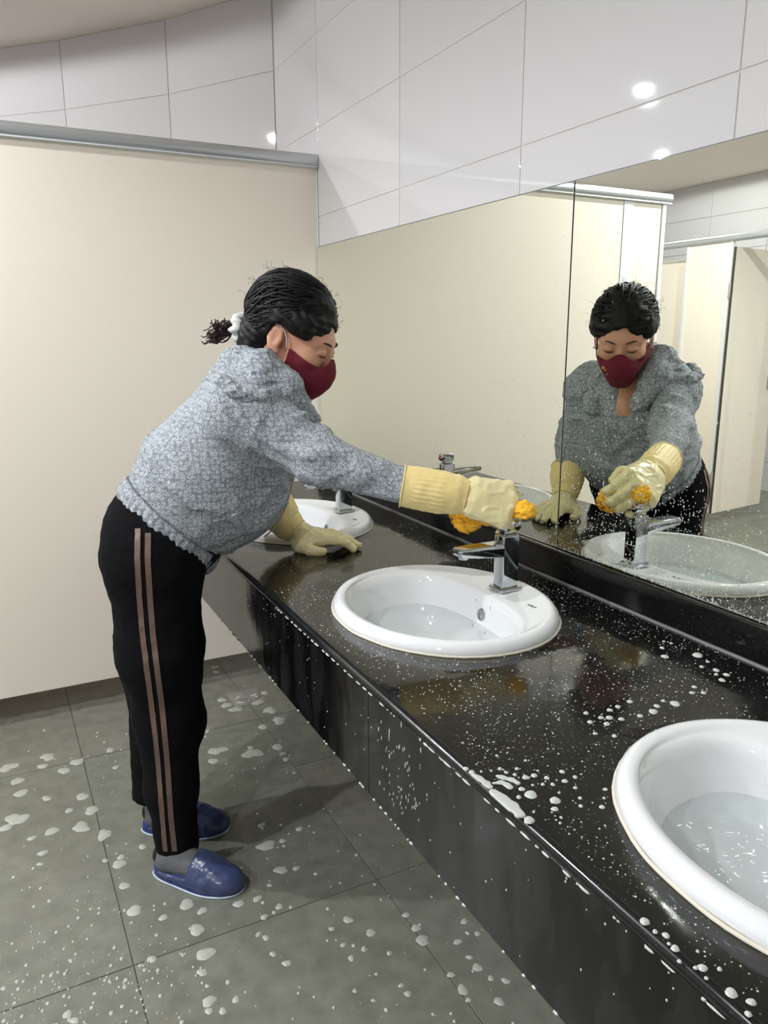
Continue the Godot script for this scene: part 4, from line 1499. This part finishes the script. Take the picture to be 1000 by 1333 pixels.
func build_mask(t: Node3D) -> void:
	var hp := head_prims()
	var nA := 41
	var nT := 18
	var outer := []
	var inner := []
	for j in nT:
		var f := j / float(nT - 1)
		var ro := PackedVector3Array()
		var ri := PackedVector3Array()
		for k in nA:
			var x := -1.0 + 2.0 * k / (nA - 1)
			var ax := absf(x)
			# edges of the mask: nose bridge in the middle, towards the ear lobes at the sides
			var top := lerpf(-0.006, -0.030, smooth(0.0, 0.45, ax)) if ax < 0.45 else lerpf(-0.030, -0.014, smooth(0.45, 1.0, ax))
			var bot := lerpf(-0.128, -0.052, smooth(0.12, 1.0, ax))
			var u := lerpf(top, bot, f)
			var al := x * deg_to_rad(82.0)
			# mid-line profile
			var fm := 0.0
			var prof := [[0.0, 0.098], [-0.02, 0.114], [-0.045, 0.124], [-0.07, 0.121], [-0.095, 0.108], [-0.115, 0.092], [-0.13, 0.070]]
			for q in prof.size() - 1:
				if u <= prof[q][0] and u >= prof[q + 1][0]:
					fm = lerpf(prof[q][1], prof[q + 1][1], (prof[q][0] - u) / (prof[q][0] - prof[q + 1][0]))
			if fm == 0.0: fm = 0.098 if u > -0.05 else 0.07
			var wd := lerpf(0.075, 0.058, smooth(-0.04, -0.11, u))
			var c := cos(al)
			var ff := fm * (0.35 * c + 0.65 * pow(maxf(c, 0.0), 1.6)) + 0.016 * (1 - c)
			var p := Vector3(wd * sin(al), u, ff)
			# never inside the face
			for it in 5:
				var d := field(p, hp)
				if d < 0.004: p += Vector3(p.x, 0, p.z).normalized() * (0.0045 - d)
			ro.append(hd(p.x, p.y, p.z))
			var w := Vector3(p.x, 0, p.z).normalized() * 0.0018
			ri.append(hd(p.x - w.x, p.y, p.z - w.z))
		outer.append(ro)
		inner.append(ri)
	var rings := []
	for r in outer: rings.append(r)
	for j in range(inner.size() - 1, -1, -1): rings.append(inner[j])
	rings.append(outer[0])
	var g := G.new()
	g.loft(rings, false, false, false)
	var m := part(t, "face_mask", g, M.mask, PB)
	m.set_meta("label", "maroon cloth face mask")
	# ear loops
	for s in [-1.0, 1.0]:
		g = G.new()
		g.tube(curve([hd(s * 0.0735, -0.016, 0.016), hd(s * 0.0775, 0.006, 0.008), hd(s * 0.080, 0.021, -0.008), hd(s * 0.079, 0.022, -0.028), hd(s * 0.079, 0.0, -0.036), hd(s * 0.077, -0.03, -0.022), hd(s * 0.073, -0.05, 0.012)]), 0.0011, 6)
		part(m, "ear_loop", g, M.strap, PB)
	# small yellow embroidered emblem on her left cheek
	g = G.new()
	for q in [[18, 0.30, 0.0065], [19, 0.37, 0.005], [17, 0.42, 0.0055], [20, 0.47, 0.004]]:
		var k: int = nA - 1 - (nA - 1 - q[0]) - 7
		var j := int(q[1] * nT)
		var c: Vector3 = outer[j][k]
		var tx: Vector3 = (outer[j][k + 1] - outer[j][k - 1]).normalized()
		var ty: Vector3 = (outer[j + 1][k] - outer[j - 1][k]).normalized()
		var n := tx.cross(ty).normalized()
		if n.dot(c - HC) < 0: n = -n
		g.dome(c, tx * q[2], ty * q[2] * 0.6, n * 0.0012, 7, [1.0, 0.6, 1.15, 0.7, 1.0, 0.65, 1.1])
	part(m, "emblem", g, M.emblem, PB)
	# pearl stud
	g = G.new()
	for s in [-1.0, 1.0]:
		var e := net([ell(hd(s * 0.083, -0.036, -0.004), Vector3.ONE * 0.0032)], 0.0012)
		part(t, "ear_stud", e, M.pearl, PB)

func build_hair(t: Node3D) -> void:
	var hp := [ell(Vector3(0, 0.042, -0.022), Vector3(0.087, 0.096, 0.106)), ell(Vector3(0.062, 0.035, -0.005), Vector3(0.031, 0.046, 0.062), 0.02), ell(Vector3(-0.062, 0.035, -0.005), Vector3(0.031, 0.046, 0.062), 0.02), ell(Vector3(0, -0.03, -0.075), Vector3(0.064, 0.068, 0.052), 0.03)]
	var nn := noise(71, 22.0)
	var hl := func(p: Vector3) -> float:
		var front := 0.058 - 0.040 * smooth(0.006, 0.066, absf(p.x)) + 0.004 * sin(p.x * 160.0)
		var t2 := smooth(-0.026, -0.05, p.z)
		# above the ear the edge lifts a little
		var ear := 0.022 * (1.0 - smooth(0.0, 0.03, absf(p.z + 0.012))) * smooth(0.05, 0.075, absf(p.x))
		return lerpf(front + ear * 0.4, -0.098, t2)
	var g := net(hp, 0.004, func(p: Vector3, d: float) -> float:
		var e := d + 0.006 * nn.get_noise_3d(p.x * 0.9, p.y * 0.9, p.z * 0.9) + 0.0016 * sin(p.y * 300 + p.z * 110 + 5.0 * nn.get_noise_3dv(p * 0.5))
		var k: float = hl.call(p) - p.y
		return maxf(e, k * 0.8))
	g.moved(Basis(HR, HU, HF), HC)
	var hair := part(t, "hair", g, M.hair, PB)
	hair.set_meta("label", "black wavy hair tied back")
	# combed locks running back to the tie
	var r := RandomNumberGenerator.new()
	r.seed = 404
	var cc := Vector3(0, 0.042, -0.022)
	var rad := Vector3(0.0885, 0.0975, 0.1075)
	var tie := Vector3(0.0, -0.028, -0.132)
	g = G.new()
	var made := 0
	while made < 520:
		var az := r.randf_range(-1.0, 1.0) * PI * 0.78
		var el := r.randf_range(-0.15, 1.35)
		var p0 := Vector3(sin(az) * cos(el), sin(el), cos(az) * cos(el)) * rad + cc
		if p0.y < hl.call(p0) + 0.004: continue
		var keep := 0.018 if (p0.z > 0.03 and absf(p0.x) < 0.05) else 0.007
		if made % 2 == 0:
			# start at the hairline
			var it := 0
			while p0.y > hl.call(p0) + keep and it < 60:
				el -= 0.03
				p0 = Vector3(sin(az) * cos(el), sin(el), cos(az) * cos(el)) * rad + cc
				it += 1
		var s0 := ((p0 - cc) / rad).normalized()
		var s1 := ((tie - cc) / rad).normalized()
		if s0.dot(s1) < -0.97: continue
		var ph := r.randf() * TAU
		var amp := r.randf_range(0.003, 0.012)
		var lift := r.randf_range(-0.02, 0.085)
		var thick := r.randf_range(0.0016, 0.0042)
		var pts := PackedVector3Array()
		var rr := []
		var ok := true
		for k in 13:
			var f := k / 12.0
			var s := s0.slerp(s1, f)
			s.y += 0.14 * sin(f * PI) * (1.0 - absf(s0.y))
			s = s.normalized()
			var side := s.cross((s1 - s0).normalized())
			var q: Vector3 = cc + s * rad * (1.0 + lift * sin(f * PI)) + side * amp * sin(ph + f * 9.0)
			if k == 12: q = q.lerp(tie, 0.6)
			if q.z > 0.035 and absf(q.x) < 0.062 and q.y < hl.call(q) + 0.008: ok = false
			if absf(q.x) > 0.05 and q.y < 0.024 and q.z > -0.035: ok = false
			pts.append(hd(q.x, q.y, q.z))
			rr.append(thick * lerpf(1.0, 0.7, f) * (0.3 if k == 0 else (0.75 if k == 1 else 1.0)))
		if not ok:
			made += 1
			continue
		g.tube(pts, rr, 5)
		made += 1
	var lk := part(hair, "locks", g, M.hair, PB)
	lk.set_meta("kind", "stuff")
	# curls that stand off the back and crown
	g = G.new()
	for k in 150:
		var az := r.randf_range(0.5 * PI, 1.5 * PI)
		var el := r.randf_range(-0.25, 1.1)
		var s := Vector3(sin(az) * cos(el), sin(el), cos(az) * cos(el))
		var q := cc + s * rad
		if q.y < hl.call(q) + 0.01: continue
		var to := (tie - q).normalized()
		to = (to - s * to.dot(s)).normalized()
		var sd := s.cross(to)
		var ph := r.randf() * TAU
		var ln := r.randf_range(0.03, 0.07)
		var am := r.randf_range(0.003, 0.007)
		var pts := PackedVector3Array()
		for j in 14:
			var f := j / 13.0
			var e := ((q + to * ln * f - cc) / rad).normalized()
			var p := cc + e * rad * (1.015 + 0.03 * sin(f * PI)) + sd * am * sin(ph + f * 10.0) + e * am * 0.6 * cos(ph + f * 10.0)
			pts.append(hd(p.x, p.y, p.z))
		g.tube(pts, r.randf_range(0.0008, 0.002), 4, false)
	var cu := part(hair, "curls", g, M.hair, PB)
	cu.set_meta("kind", "stuff")
	# loose fine hairs
	g = G.new()
	for k in 120:
		var az := r.randf_range(-PI, PI)
		var el := r.randf_range(0.0, 1.2)
		if k < 20:
			az = r.randf_range(1.85, 2.15) * (1 if k % 2 == 0 else -1)
			el = r.randf_range(-0.2, 0.15)
		var s := Vector3(sin(az) * cos(el), sin(el), cos(az) * cos(el))
		var q := cc + s * rad
		if q.y < hl.call(q) and k >= 20: continue
		var pts := PackedVector3Array()
		var v := Vector3(r.randf_range(-1, 1), r.randf_range(-1.0, 0.6), -0.8 + r.randf_range(-0.6, 0.6)).normalized()
		if k < 20: v = Vector3(0, -1.7, -0.2)
		var ph := r.randf() * TAU
		for j in 10:
			var f := j / 9.0
			var p := q + s * (0.003 + 0.010 * f * r.randf_range(0.7, 1.0)) + v * 0.022 * f + Vector3(cos(ph + f * 11), sin(ph + f * 9), sin(ph + f * 11)) * 0.004 * f
			pts.append(hd(p.x, p.y, p.z))
		g.tube(pts, 0.0005 if k < 20 else 0.00035, 3, false)
	lk = part(hair, "flyaway_hair", g, M.hair, PB)
	lk.set_meta("kind", "stuff")
	# short curly ponytail
	g = G.new()
	for k in 95:
		var pts := PackedVector3Array()
		var ph := r.randf() * TAU
		var spread := Vector3(r.randf_range(-1, 1), r.randf_range(-1, 1), 0) * 0.024
		var ln := r.randf_range(0.04, 0.08)
		var curl := r.randf_range(0.005, 0.014)
		for j in 16:
			var f := j / 15.0
			var p := tie + Vector3(0, -0.012, -0.008) + Vector3(0, -0.50, -0.86) * ln * f + spread * smooth(0.0, 0.6, f) * 1.1
			p += Vector3(cos(ph + f * 13), sin(ph + f * 13), cos(ph * 2 + f * 7) * 0.5) * curl * f
			pts.append(hd(p.x, p.y, p.z))
		g.tube(pts, 0.0014, 4, false)
	var pt := part(hair, "ponytail", g, M.hair_brown, PB)
	pt.set_meta("label", "short curly dark brown ponytail")
	# satin scrunchie
	g = G.new()
	var sc := tie + Vector3(0, -0.006, -0.001)
	var dir := Vector3(0, -0.35, -0.94)
	var ux := Vector3(1, 0, 0)
	var uy := dir.cross(ux).normalized()
	var rings := []
	for k in 48:
		var a := TAU * k / 48
		var e := ux * cos(a) + uy * sin(a)
		var ring := PackedVector3Array()
		var rr := 0.0145 + 0.0032 * sin(a * 9.0)
		for q in 10:
			var b := TAU * q / 10
			var p := sc + e * (0.024 + rr * 0.8 * cos(b) + 0.002 * sin(a * 7 + 1)) + dir * (rr * sin(b) + 0.003 * sin(a * 5))
			ring.append(hd(p.x, p.y, p.z))
		rings.append(ring)
	rings.append(rings[0])
	g.loft(rings, true, false, false)
	var s := part(t, "scrunchie", g, M.scrunchie, PB)
	s.set_meta("label", "pale grey satin hair tie")

func build_hoodie(t: Node3D) -> void:
	var ax := (T2 - T0).normalized()
	var lat := SIDE
	var pr := []
	for s in [-1.0, 1.0]:
		pr.append(cap(T0 + lat * 0.034 * s, T1 + lat * 0.034 * s, 0.130, 0.144, 0.05))
		pr.append(cap(T1 + lat * 0.034 * s, T2 + lat * 0.045 * s, 0.144, 0.122, 0.05))
	pr.append(cap(T2, NK, 0.125, 0.085, 0.05))
	# cloth hanging loose at the front
	pr.append(cap(T1 + Vector3(0.055, -0.055, 0.035), T1 + Vector3(0.04, -0.05, -0.04), 0.11, 0.11, 0.06))
	pr.append(cap(T2 + Vector3(0.02, -0.03, 0.02), T1 + Vector3(0.06, -0.02, 0.0), 0.11, 0.115, 0.05))
	pr.append(cap(T2, SH_R, 0.10, 0.076, 0.05))
	pr.append(cap(T2, SH_L, 0.10, 0.068, 0.05))
	pr.append(cap(SH_R, EL_R, 0.074, 0.053, 0.045))
	pr.append(cap(EL_R, CU_R + (CU_R - EL_R).normalized() * -0.01, 0.053, 0.040, 0.03))
	pr.append(cap(SH_L, EL_L, 0.066, 0.054, 0.04))
	pr.append(cap(EL_L, CU_L, 0.054, 0.048, 0.03))
	# open collar
	pr.append(cut(Vector3(-0.512, 1.208, -1.714), Vector3(0.052, 0.072, 0.026), 0.012))
	hood_prims = pr
	var fr := ax.cross(lat).normalized()
	if fr.y > 0: fr = -fr
	var n1 := noise(61, 1.0, FastNoiseLite.TYPE_SIMPLEX_SMOOTH, 1)
	var n2 := noise(62, 1.0, FastNoiseLite.TYPE_SIMPLEX_SMOOTH, 1)
	var arm := (CU_R - SH_R).normalized()
	var post := func(p: Vector3, d: float) -> float:
		# broad soft folds across the body, tighter ones along the reaching sleeve and above the gathered hem
		var s := (p - T0).dot(ax)
		var l := (p - T0).dot(lat)
		var f := 0.0
		var w := n1.get_noise_3d(p.x * 5, p.y * 5, p.z * 5)
		var rid := 1.0 - absf(n2.get_noise_3d(s * 8.5 + w * 0.7, l * 2.4 + p.y * 2.0, p.z * 2.0)) * 2.0
		f -= 0.0105 * pow(maxf(rid, 0.0), 2.0) - 0.003
		f += 0.003 * w
		var q := (p - SH_R).dot(arm)
		if q > 0.03 and p.z > -1.62:
			var r2 := 1.0 - absf(n2.get_noise_3d(q * 12.0 + w, (p.y - SH_R.y) * 7.0 + 9.0, (p.z + p.x) * 2.0)) * 2.0
			f -= 0.0075 * pow(maxf(r2, 0.0), 2.0) * smooth(0.03, 0.08, q)
		f += 0.004 * cos(l * 150.0 + w * 4.0) * (1.0 - smooth(0.02, 0.12, s - 0.3 * l))
		var hs := s - 0.30 * l + 0.008 + 0.14 * (p - T0).dot(fr)
		var e := d + f * smooth(0.0, 0.07, hs)
		# open end at the hem
		return maxf(e, -hs)
	var g := net(pr, 0.0075, post, 0.03)
	var hoodie := part(t, "hoodie", g, M.jersey, PB)
	hoodie.set_meta("label", "grey hoodie printed with small white blossom rings")
	# gathered rib band at the hem
	g = G.new()
	var rings := []
	var up := lat.cross(ax).normalized()
	var pcut := func(e: Vector3, c: Vector3) -> Vector3:
		# slide outward until on the cloth surface
		var a := 0.05
		var b := 0.30
		for k in 18:
			var m := (a + b) * 0.5
			if field(c + e * m, pr) < 0.0: a = m
			else: b = m
		return c + e * a
	for j in 7:
		var f := j / 6.0
		var c := T0 + ax * lerpf(0.012, -0.040, f)
		var ring := PackedVector3Array()
		for k in 480:
			var a := TAU * k / 480
			var e := lat * cos(a) + up * sin(a)
			var p: Vector3 = pcut.call(e, T0 + ax * (0.012 + 0.30 * 0.16 * cos(a) - 0.14 * 0.13 * e.dot(fr)))
			p += ax * lerpf(0.0, -0.052, f)
			var bulge := 0.003 + 0.004 * sin(f * PI) - 0.002 * f
			p += e * (bulge + 0.0013 * cos(a * 60.0) * sin(f * PI) + 0.0015 * sin(a * 13.0 + f))
			ring.append(p)
		rings.append(ring)
	g.loft(rings, true, true, true)
	part(hoodie, "hem_band", g, M.jersey, PB)
	# hood lying round the neck in loose rolls
	var hp := []
	var hoodp := [Vector3(-0.515, 1.150, -1.640), Vector3(-0.572, 1.222, -1.635), Vector3(-0.612, 1.262, -1.668), Vector3(-0.640, 1.262, -1.735), Vector3(-0.625, 1.258, -1.805), Vector3(-0.585, 1.232, -1.848), Vector3(-0.520, 1.180, -1.838), Vector3(-0.478, 1.120, -1.790)]
	var hr := [0.026, 0.036, 0.044, 0.046, 0.044, 0.038, 0.032, 0.024]
	for k in hoodp.size() - 1: hp.append(cap(hoodp[k], hoodp[k + 1], hr[k], hr[k + 1], 0.02))
	# outer, lower roll over the shoulder blades
	hp.append(cap(Vector3(-0.572, 1.195, -1.628), Vector3(-0.630, 1.232, -1.640), 0.020, 0.033, 0.016))
	hp.append(cap(Vector3(-0.630, 1.232, -1.640), Vector3(-0.672, 1.222, -1.715), 0.036, 0.042, 0.016))
	hp.append(cap(Vector3(-0.672, 1.222, -1.715), Vector3(-0.668, 1.215, -1.800), 0.042, 0.042, 0.016))
	hp.append(cap(Vector3(-0.668, 1.215, -1.800), Vector3(-0.615, 1.21, -1.875), 0.042, 0.032, 0.016))
	# free lower edge of the hood where it lies on the back and shoulder
	var he := []
	for q in [[281, 484], [290, 498], [303, 509], [322, 514], [345, 515], [366, 511]]:
		var c := march(q[0], q[1], pr, post)
		he.append(c - grad(c, pr) * 0.004)
	for k in he.size() - 1: hp.append(cap(he[k], he[k + 1], 0.0135, 0.0135, 0.012))
	var hn := noise(63, 1.0, FastNoiseLite.TYPE_SIMPLEX_SMOOTH, 2)
	g = net(hp, 0.006, func(p: Vector3, d: float) -> float:
		var w := hn.get_noise_3d(p.x * 9, p.y * 9, p.z * 9)
		var rid := 1.0 - absf(hn.get_noise_3d(p.x * 9.0 + w, p.y * 22.0, p.z * 9.0 - w)) * 2.4
		return d - 0.008 * pow(maxf(rid, 0.0), 1.5) + 0.002 + 0.004 * w, 0.02)
	part(hoodie, "hood", g, M.jersey, PB)
	# front zip
	g = G.new()
	var zp := PackedVector3Array()
	for k in 12:
		var f := k / 11.0
		var q := Vector3(-0.487, 1.105, -1.738).lerp(Vector3(-0.60, 0.87, -1.77), f)
		var e := (T2 - T0).normalized()
		for it in 8:
			var d := field(q, pr)
			q -= grad(q, pr) * (d - 0.003)
		zp.append(q)
	g.tube(zp, 0.0022, 6)
	part(hoodie, "zip", g, M.steel, PB)
	# slanted pocket welt on the flank
	g = G.new()
	var pw := PackedVector3Array()
	for q in [[276, 679], [290, 676], [304, 671], [318, 663], [330, 652]]:
		var c := march(q[0], q[1], pr, post)
		pw.append(c + grad(c, pr) * 0.0005)
	g.tube(curve(Array(pw), 1), [0.001, 0.0032, 0.0036, 0.003, 0.001], 6)
	part(hoodie, "pocket_welt", g, M.jersey, PB)

func build_feet(t: Node3D) -> void:
	for q in [[Vector3(-0.903, 0, -1.803), Vector3(-0.722, 0, -1.630), Vector3(-0.849, 0.2, -1.782)], [Vector3(-0.900, 0, -1.993), Vector3(-0.684, 0, -1.888), Vector3(-0.862, 0.2, -1.966)]]:
		var heel: Vector3 = q[0]
		var toe: Vector3 = q[1]
		var d := (toe - heel).normalized()
		var ln := heel.distance_to(toe)
		var bs := Basis(d, Vector3.UP, d.cross(Vector3.UP))
		# local: x along the foot from the heel, y up
		var k := ln / 0.25
		# sock
		var lg: Vector3 = bs.inverse() * (q[2] - heel)
		lg.x /= k
		var g := net([cap(Vector3(0.043, 0.050, 0), Vector3(0.165, 0.032, 0), 0.036, 0.024, 0.02), cap(Vector3(0.055, 0.07, lg.z * 0.5), lg, 0.034, 0.040, 0.02), cap(Vector3(0.065, 0.066, lg.z * 0.4), Vector3(0.122, 0.044, 0), 0.034, 0.027, 0.02)], 0.005)
		part(t, "sock", g.moved(bs * Basis.from_scale(Vector3(k, 1, 1)), heel), M.sock, PB)
		g = net([ell(Vector3(0.027, 0.058, 0), Vector3(0.0225, 0.026, 0.030), 0.01)], 0.004)
		part(t, "sock_heel", g.moved(bs * Basis.from_scale(Vector3(k, 1, 1)), heel), M.sock_heel, PB)
		# backless rubber clog
		var sh := Node3D.new()
		sh.name = numbered(t, "clog")
		t.add_child(sh)
		# sole
		var rings := []
		var prof := []
		for j in 44:
			var a := TAU * j / 44
			var x := 0.125 - 0.125 * cos(a)
			var w := 0.034 + 0.014 * smooth(0.06, 0.17, x)
			w *= sqrt(maxf(0.0, 1.0 - pow(absf(x - 0.125) / 0.1251, 3.2)))
			prof.append(Vector2(x * k, w * signf(sin(a)) + 0.005 * sin(x * 12.0)))
		for lv in [[0.0005, 0.97], [0.004, 1.0], [0.016, 0.985], [0.024, 0.97], [0.026, 0.93]]:
			var r := PackedVector3Array()
			for p in prof:
				var hh: float = lv[0] * (1.0 if p.x > 0.11 else lerpf(1.25, 1.0, p.x / 0.11))
				r.append(heel + bs * Vector3((p.x - 0.125 * k) * lv[1] + 0.125 * k, hh, p.y * lv[1]))
			rings.append(r)
		g = G.new()
		g.loft(rings)
		part(sh, "sole", g, M.shoe_sole, PB)
		# pale rim where the sole meets the floor
		var pts := PackedVector3Array()
		for p in prof: pts.append(heel + bs * Vector3((p.x - 0.125 * k) * 1.005 + 0.125 * k, 0.0028, p.y * 1.01))
		g = G.new()
		g.tube(pts, 0.0026, 6, false, true)
		part(sh, "sole_rim", g, M.shoe_rim, PB)
		# upper over the toes
		var nn := noise(81, 26.0)
		g = net([ell(Vector3(0.185, 0.020, 0.003), Vector3(0.068, 0.041, 0.0475), 0.02), ell(Vector3(0.135, 0.033, 0.0), Vector3(0.066, 0.049, 0.044), 0.02), cap(Vector3(0.06, 0.022, 0.034), Vector3(0.16, 0.026, 0.038), 0.006, 0.012, 0.02), cap(Vector3(0.06, 0.022, -0.034), Vector3(0.16, 0.026, -0.036), 0.006, 0.012, 0.02), cap(Vector3(0.03, 0.022, 0.027), Vector3(0.06, 0.022, 0.034), 0.005, 0.006, 0.01), cap(Vector3(0.03, 0.022, -0.027), Vector3(0.06, 0.022, -0.034), 0.005, 0.006, 0.01)], 0.004,
			func(p: Vector3, e: float) -> float:
				var back := (0.105 + p.y * 0.25 - p.x) if p.y > 0.034 else -1.0
				var e2 := e + 0.0018 * nn.get_noise_3dv(p * 1.2) - 0.0012 * maxf(0.0, sin(p.x * 190.0 + p.z * 120.0)) * smooth(0.03, 0.05, p.y)
				return maxf(maxf(e2, 0.008 - p.y), back))
		var upr := part(sh, "upper", g.moved(bs * Basis.from_scale(Vector3(k, 1, 1)), heel), M.shoe, PB)
		sh.set_meta("label", "shiny blue rubber clog")

func build_gloves(t: Node3D) -> void:
	# right: reaching out, fingers curled over the cloth on the tap
	var gl := Node3D.new()
	gl.name = "glove"
	used[str(t.get_instance_id()) + "glove"] = 1
	t.add_child(gl)
	gl.set_meta("label", "yellow rubber glove holding the cloth")
	var arm := (WR_R - CU_R).normalized()
	gauntlet(gl, [[CU_R - arm * 0.004, 0.0445], [CU_R.lerp(WR_R, 0.25), 0.0455], [CU_R.lerp(WR_R, 0.55), 0.046], [CU_R.lerp(WR_R, 0.8), 0.0435], [WR_R + Vector3(0, -0.002, 0), 0.037]], 0.14, 0.62, 5)
	rim_ring(gl, CU_R - arm * 0.004, arm, 0.0448, 0.0018)
	var fw := Vector3(0.86, -0.18, 0.47).normalized()
	var sd := Vector3(-0.47, -0.05, 0.88).normalized()  # towards the little finger
	var dn := sd.cross(fw).normalized()
	if dn.y > 0: dn = -dn
	var sd0 := sd
	sd = (sd0 * cos(0.85) + dn * sin(0.85)).normalized()
	dn = (dn * cos(0.85) - sd0 * sin(0.85)).normalized()
	var K := WR_R + fw * 0.095 + Vector3(0, 0.002, 0)    # middle knuckle
	var pr := [cap(WR_R, WR_R + fw * 0.035, 0.032, 0.032, 0.02)]
	var fin := []
	for k in 4:
		var o := (k - 1.5)
		var kn: Vector3 = K + sd * (o * 0.0255 + 0.004) - fw * (absf(o + 0.4) * 0.006) - dn * (0.004 - absf(o) * 0.003)
		pr.append(cap(WR_R + fw * 0.022 + sd * (o * 0.012), kn, 0.030, 0.0165, 0.012))
		var l := [0.038, 0.042, 0.040, 0.033][k] as float
		var p1 := kn + (fw * 0.62 + dn * 0.72).normalized() * l
		var p2 := p1 + (fw * 0.05 + dn * 1.0).normalized() * l * 0.72
		var p3 := p2 + (-fw * 0.72 + dn * 0.62).normalized() * l * 0.6
		fin.append([kn, p1, p2, p3])
		pr.append(cap(kn, p1, 0.0145, 0.0128, 0.006))
		pr.append(cap(p1, p2, 0.0118, 0.0108, 0.004))
		pr.append(cap(p2, p3, 0.0108, 0.0095, 0.004))
	# thumb, leaving the palm's far side and closing under
	var tb := WR_R + fw * 0.022 - sd * 0.026 + dn * 0.010
	var t1 := tb + (fw * 0.55 - sd * 0.55 + dn * 0.55).normalized() * 0.04
	var t2 := t1 + (fw * 0.75 + dn * 0.6 + sd * 0.1).normalized() * 0.03
	pr.append(cap(tb, t1, 0.017, 0.0135, 0.015))
	pr.append(cap(t1, t2, 0.0135, 0.0105, 0.005))
	glove_hand(pr, "hand", gl, 7)
	# suds on the knuckles
	var g := G.new()
	var r := RandomNumberGenerator.new()
	r.seed = 12
	var sp := []
	for k in 4:
		for q in 3:
			var a: Vector3 = fin[k][0]
			var b: Vector3 = fin[k][1]
			var c := a.lerp(b, r.randf_range(0.2, 1.1)) + sd * r.randf_range(-0.008, 0.008) - dn * 0.012 + fw * 0.012
			sp.append(ell(c, Vector3(0.006, 0.005, 0.006) * r.randf_range(0.5, 1.1), 0.003))
	part(gl, "suds", net(sp, 0.002), M.foam_white, PB)
	# left: flat on the counter, thumb towards the camera side
	gl = Node3D.new()
	gl.name = "glove_001"
	t.add_child(gl)
	gl.set_meta("label", "yellow rubber glove pressed flat on the counter")
	gauntlet(gl, [[CU_L + Vector3(-0.004, 0.012, -0.006), 0.052], [CU_L.lerp(WR_L, 0.3), 0.053], [CU_L.lerp(WR_L, 0.6), 0.050], [CU_L.lerp(WR_L, 0.9), 0.0445], [WR_L + Vector3(0.014, -0.012, 0.012), 0.036]], 0.08, 0.5, 6)
	rim_ring(gl, CU_L + Vector3(-0.004, 0.012, -0.006), (WR_L - CU_L).normalized(), 0.0525, 0.0018)
	var palm := Vector3(-0.432, 0.812, -1.858)
	pr = [cap(WR_L, palm, 0.032, 0.026, 0.02)]
	var lf := Vector3(0.91, 0, 0.41)
	var ls := Vector3(-0.41, 0, 0.91)                    # towards the thumb
	for k in 4:
		var o := 1.5 - k                                  # index first
		var kn: Vector3 = Vector3(-0.397, 0.814, -1.846) + ls * (o * 0.0205) - lf * (absf(o - 0.4) * 0.006)
		var l := [0.040, 0.044, 0.041, 0.033][k] as float
		var spr := ls * (o * 0.06)
		var p1 := kn + (lf + spr + Vector3(0, -0.02, 0)).normalized() * l
		var p2 := p1 + (lf + spr + Vector3(0, -0.35, 0)).normalized() * l * 0.62
		var p3 := p2 + (lf + spr + Vector3(0, -0.25, 0)).normalized() * l * 0.5
		p2.y = maxf(p2.y, TOP_Y + 0.0125)
		p3.y = TOP_Y + 0.0105
		pr.append(cap(palm + ls * (o * 0.012) - lf * 0.02, kn, 0.024, 0.0150, 0.018))
		pr.append(cap(kn, p1, 0.0142, 0.0118, 0.006))
		pr.append(cap(p1, p2, 0.0118, 0.0108, 0.004))
		pr.append(cap(p2, p3, 0.0108, 0.0095, 0.004))
	tb = palm - lf * 0.030 + ls * 0.028 + Vector3(0, -0.012, 0)
	t1 = tb + (lf * 0.72 + ls * 0.62).normalized() * 0.040
	t2 = t1 + (lf * 0.97 + ls * 0.12).normalized() * 0.034
	t1.y = TOP_Y + 0.0135
	t2.y = TOP_Y + 0.0110
	pr.append(cap(tb, t1, 0.018, 0.0135, 0.014))
	pr.append(cap(t1, t2, 0.0132, 0.0102, 0.004))
	glove_hand(pr, "hand", gl, 8)

# ---------------------------------------------------------------- the wiping cloth
func build_cloth() -> void:
	var a := Vector3(-0.222, 0.934, -1.424)
	var b := Vector3(-0.176, 0.980, -1.272)
	var c := Vector3(-0.205, 0.958, -1.350)
	var pr := [ell(a, Vector3(0.033, 0.029, 0.030), 0.02), cap(a, c, 0.020, 0.017, 0.02), cap(c, b, 0.017, 0.014, 0.02), ell(b, Vector3(0.011, 0.016, 0.011), 0.015), ell(a + Vector3(-0.015, 0.012, -0.012), Vector3(0.02, 0.018, 0.02), 0.01)]
	var nn := noise(95, 1.0, FastNoiseLite.TYPE_SIMPLEX_SMOOTH, 2)
	var g := net(pr, 0.0028, func(p: Vector3, d: float) -> float:
		var w := nn.get_noise_3dv(p * 26.0)
		var rid := 1.0 - absf(nn.get_noise_3d(p.x * 34 + w, p.y * 34, p.z * 16 + w)) * 2.6
		return d - 0.009 * maxf(rid, 0.0) + 0.004 + 0.003 * w)
	var o := put(self, "cleaning_cloth", g.mesh(c), M.cloth, Transform3D(Basis.IDENTITY, c))
	tag(o, "crumpled bright yellow cleaning cloth held in the gloved hand", "cloth")
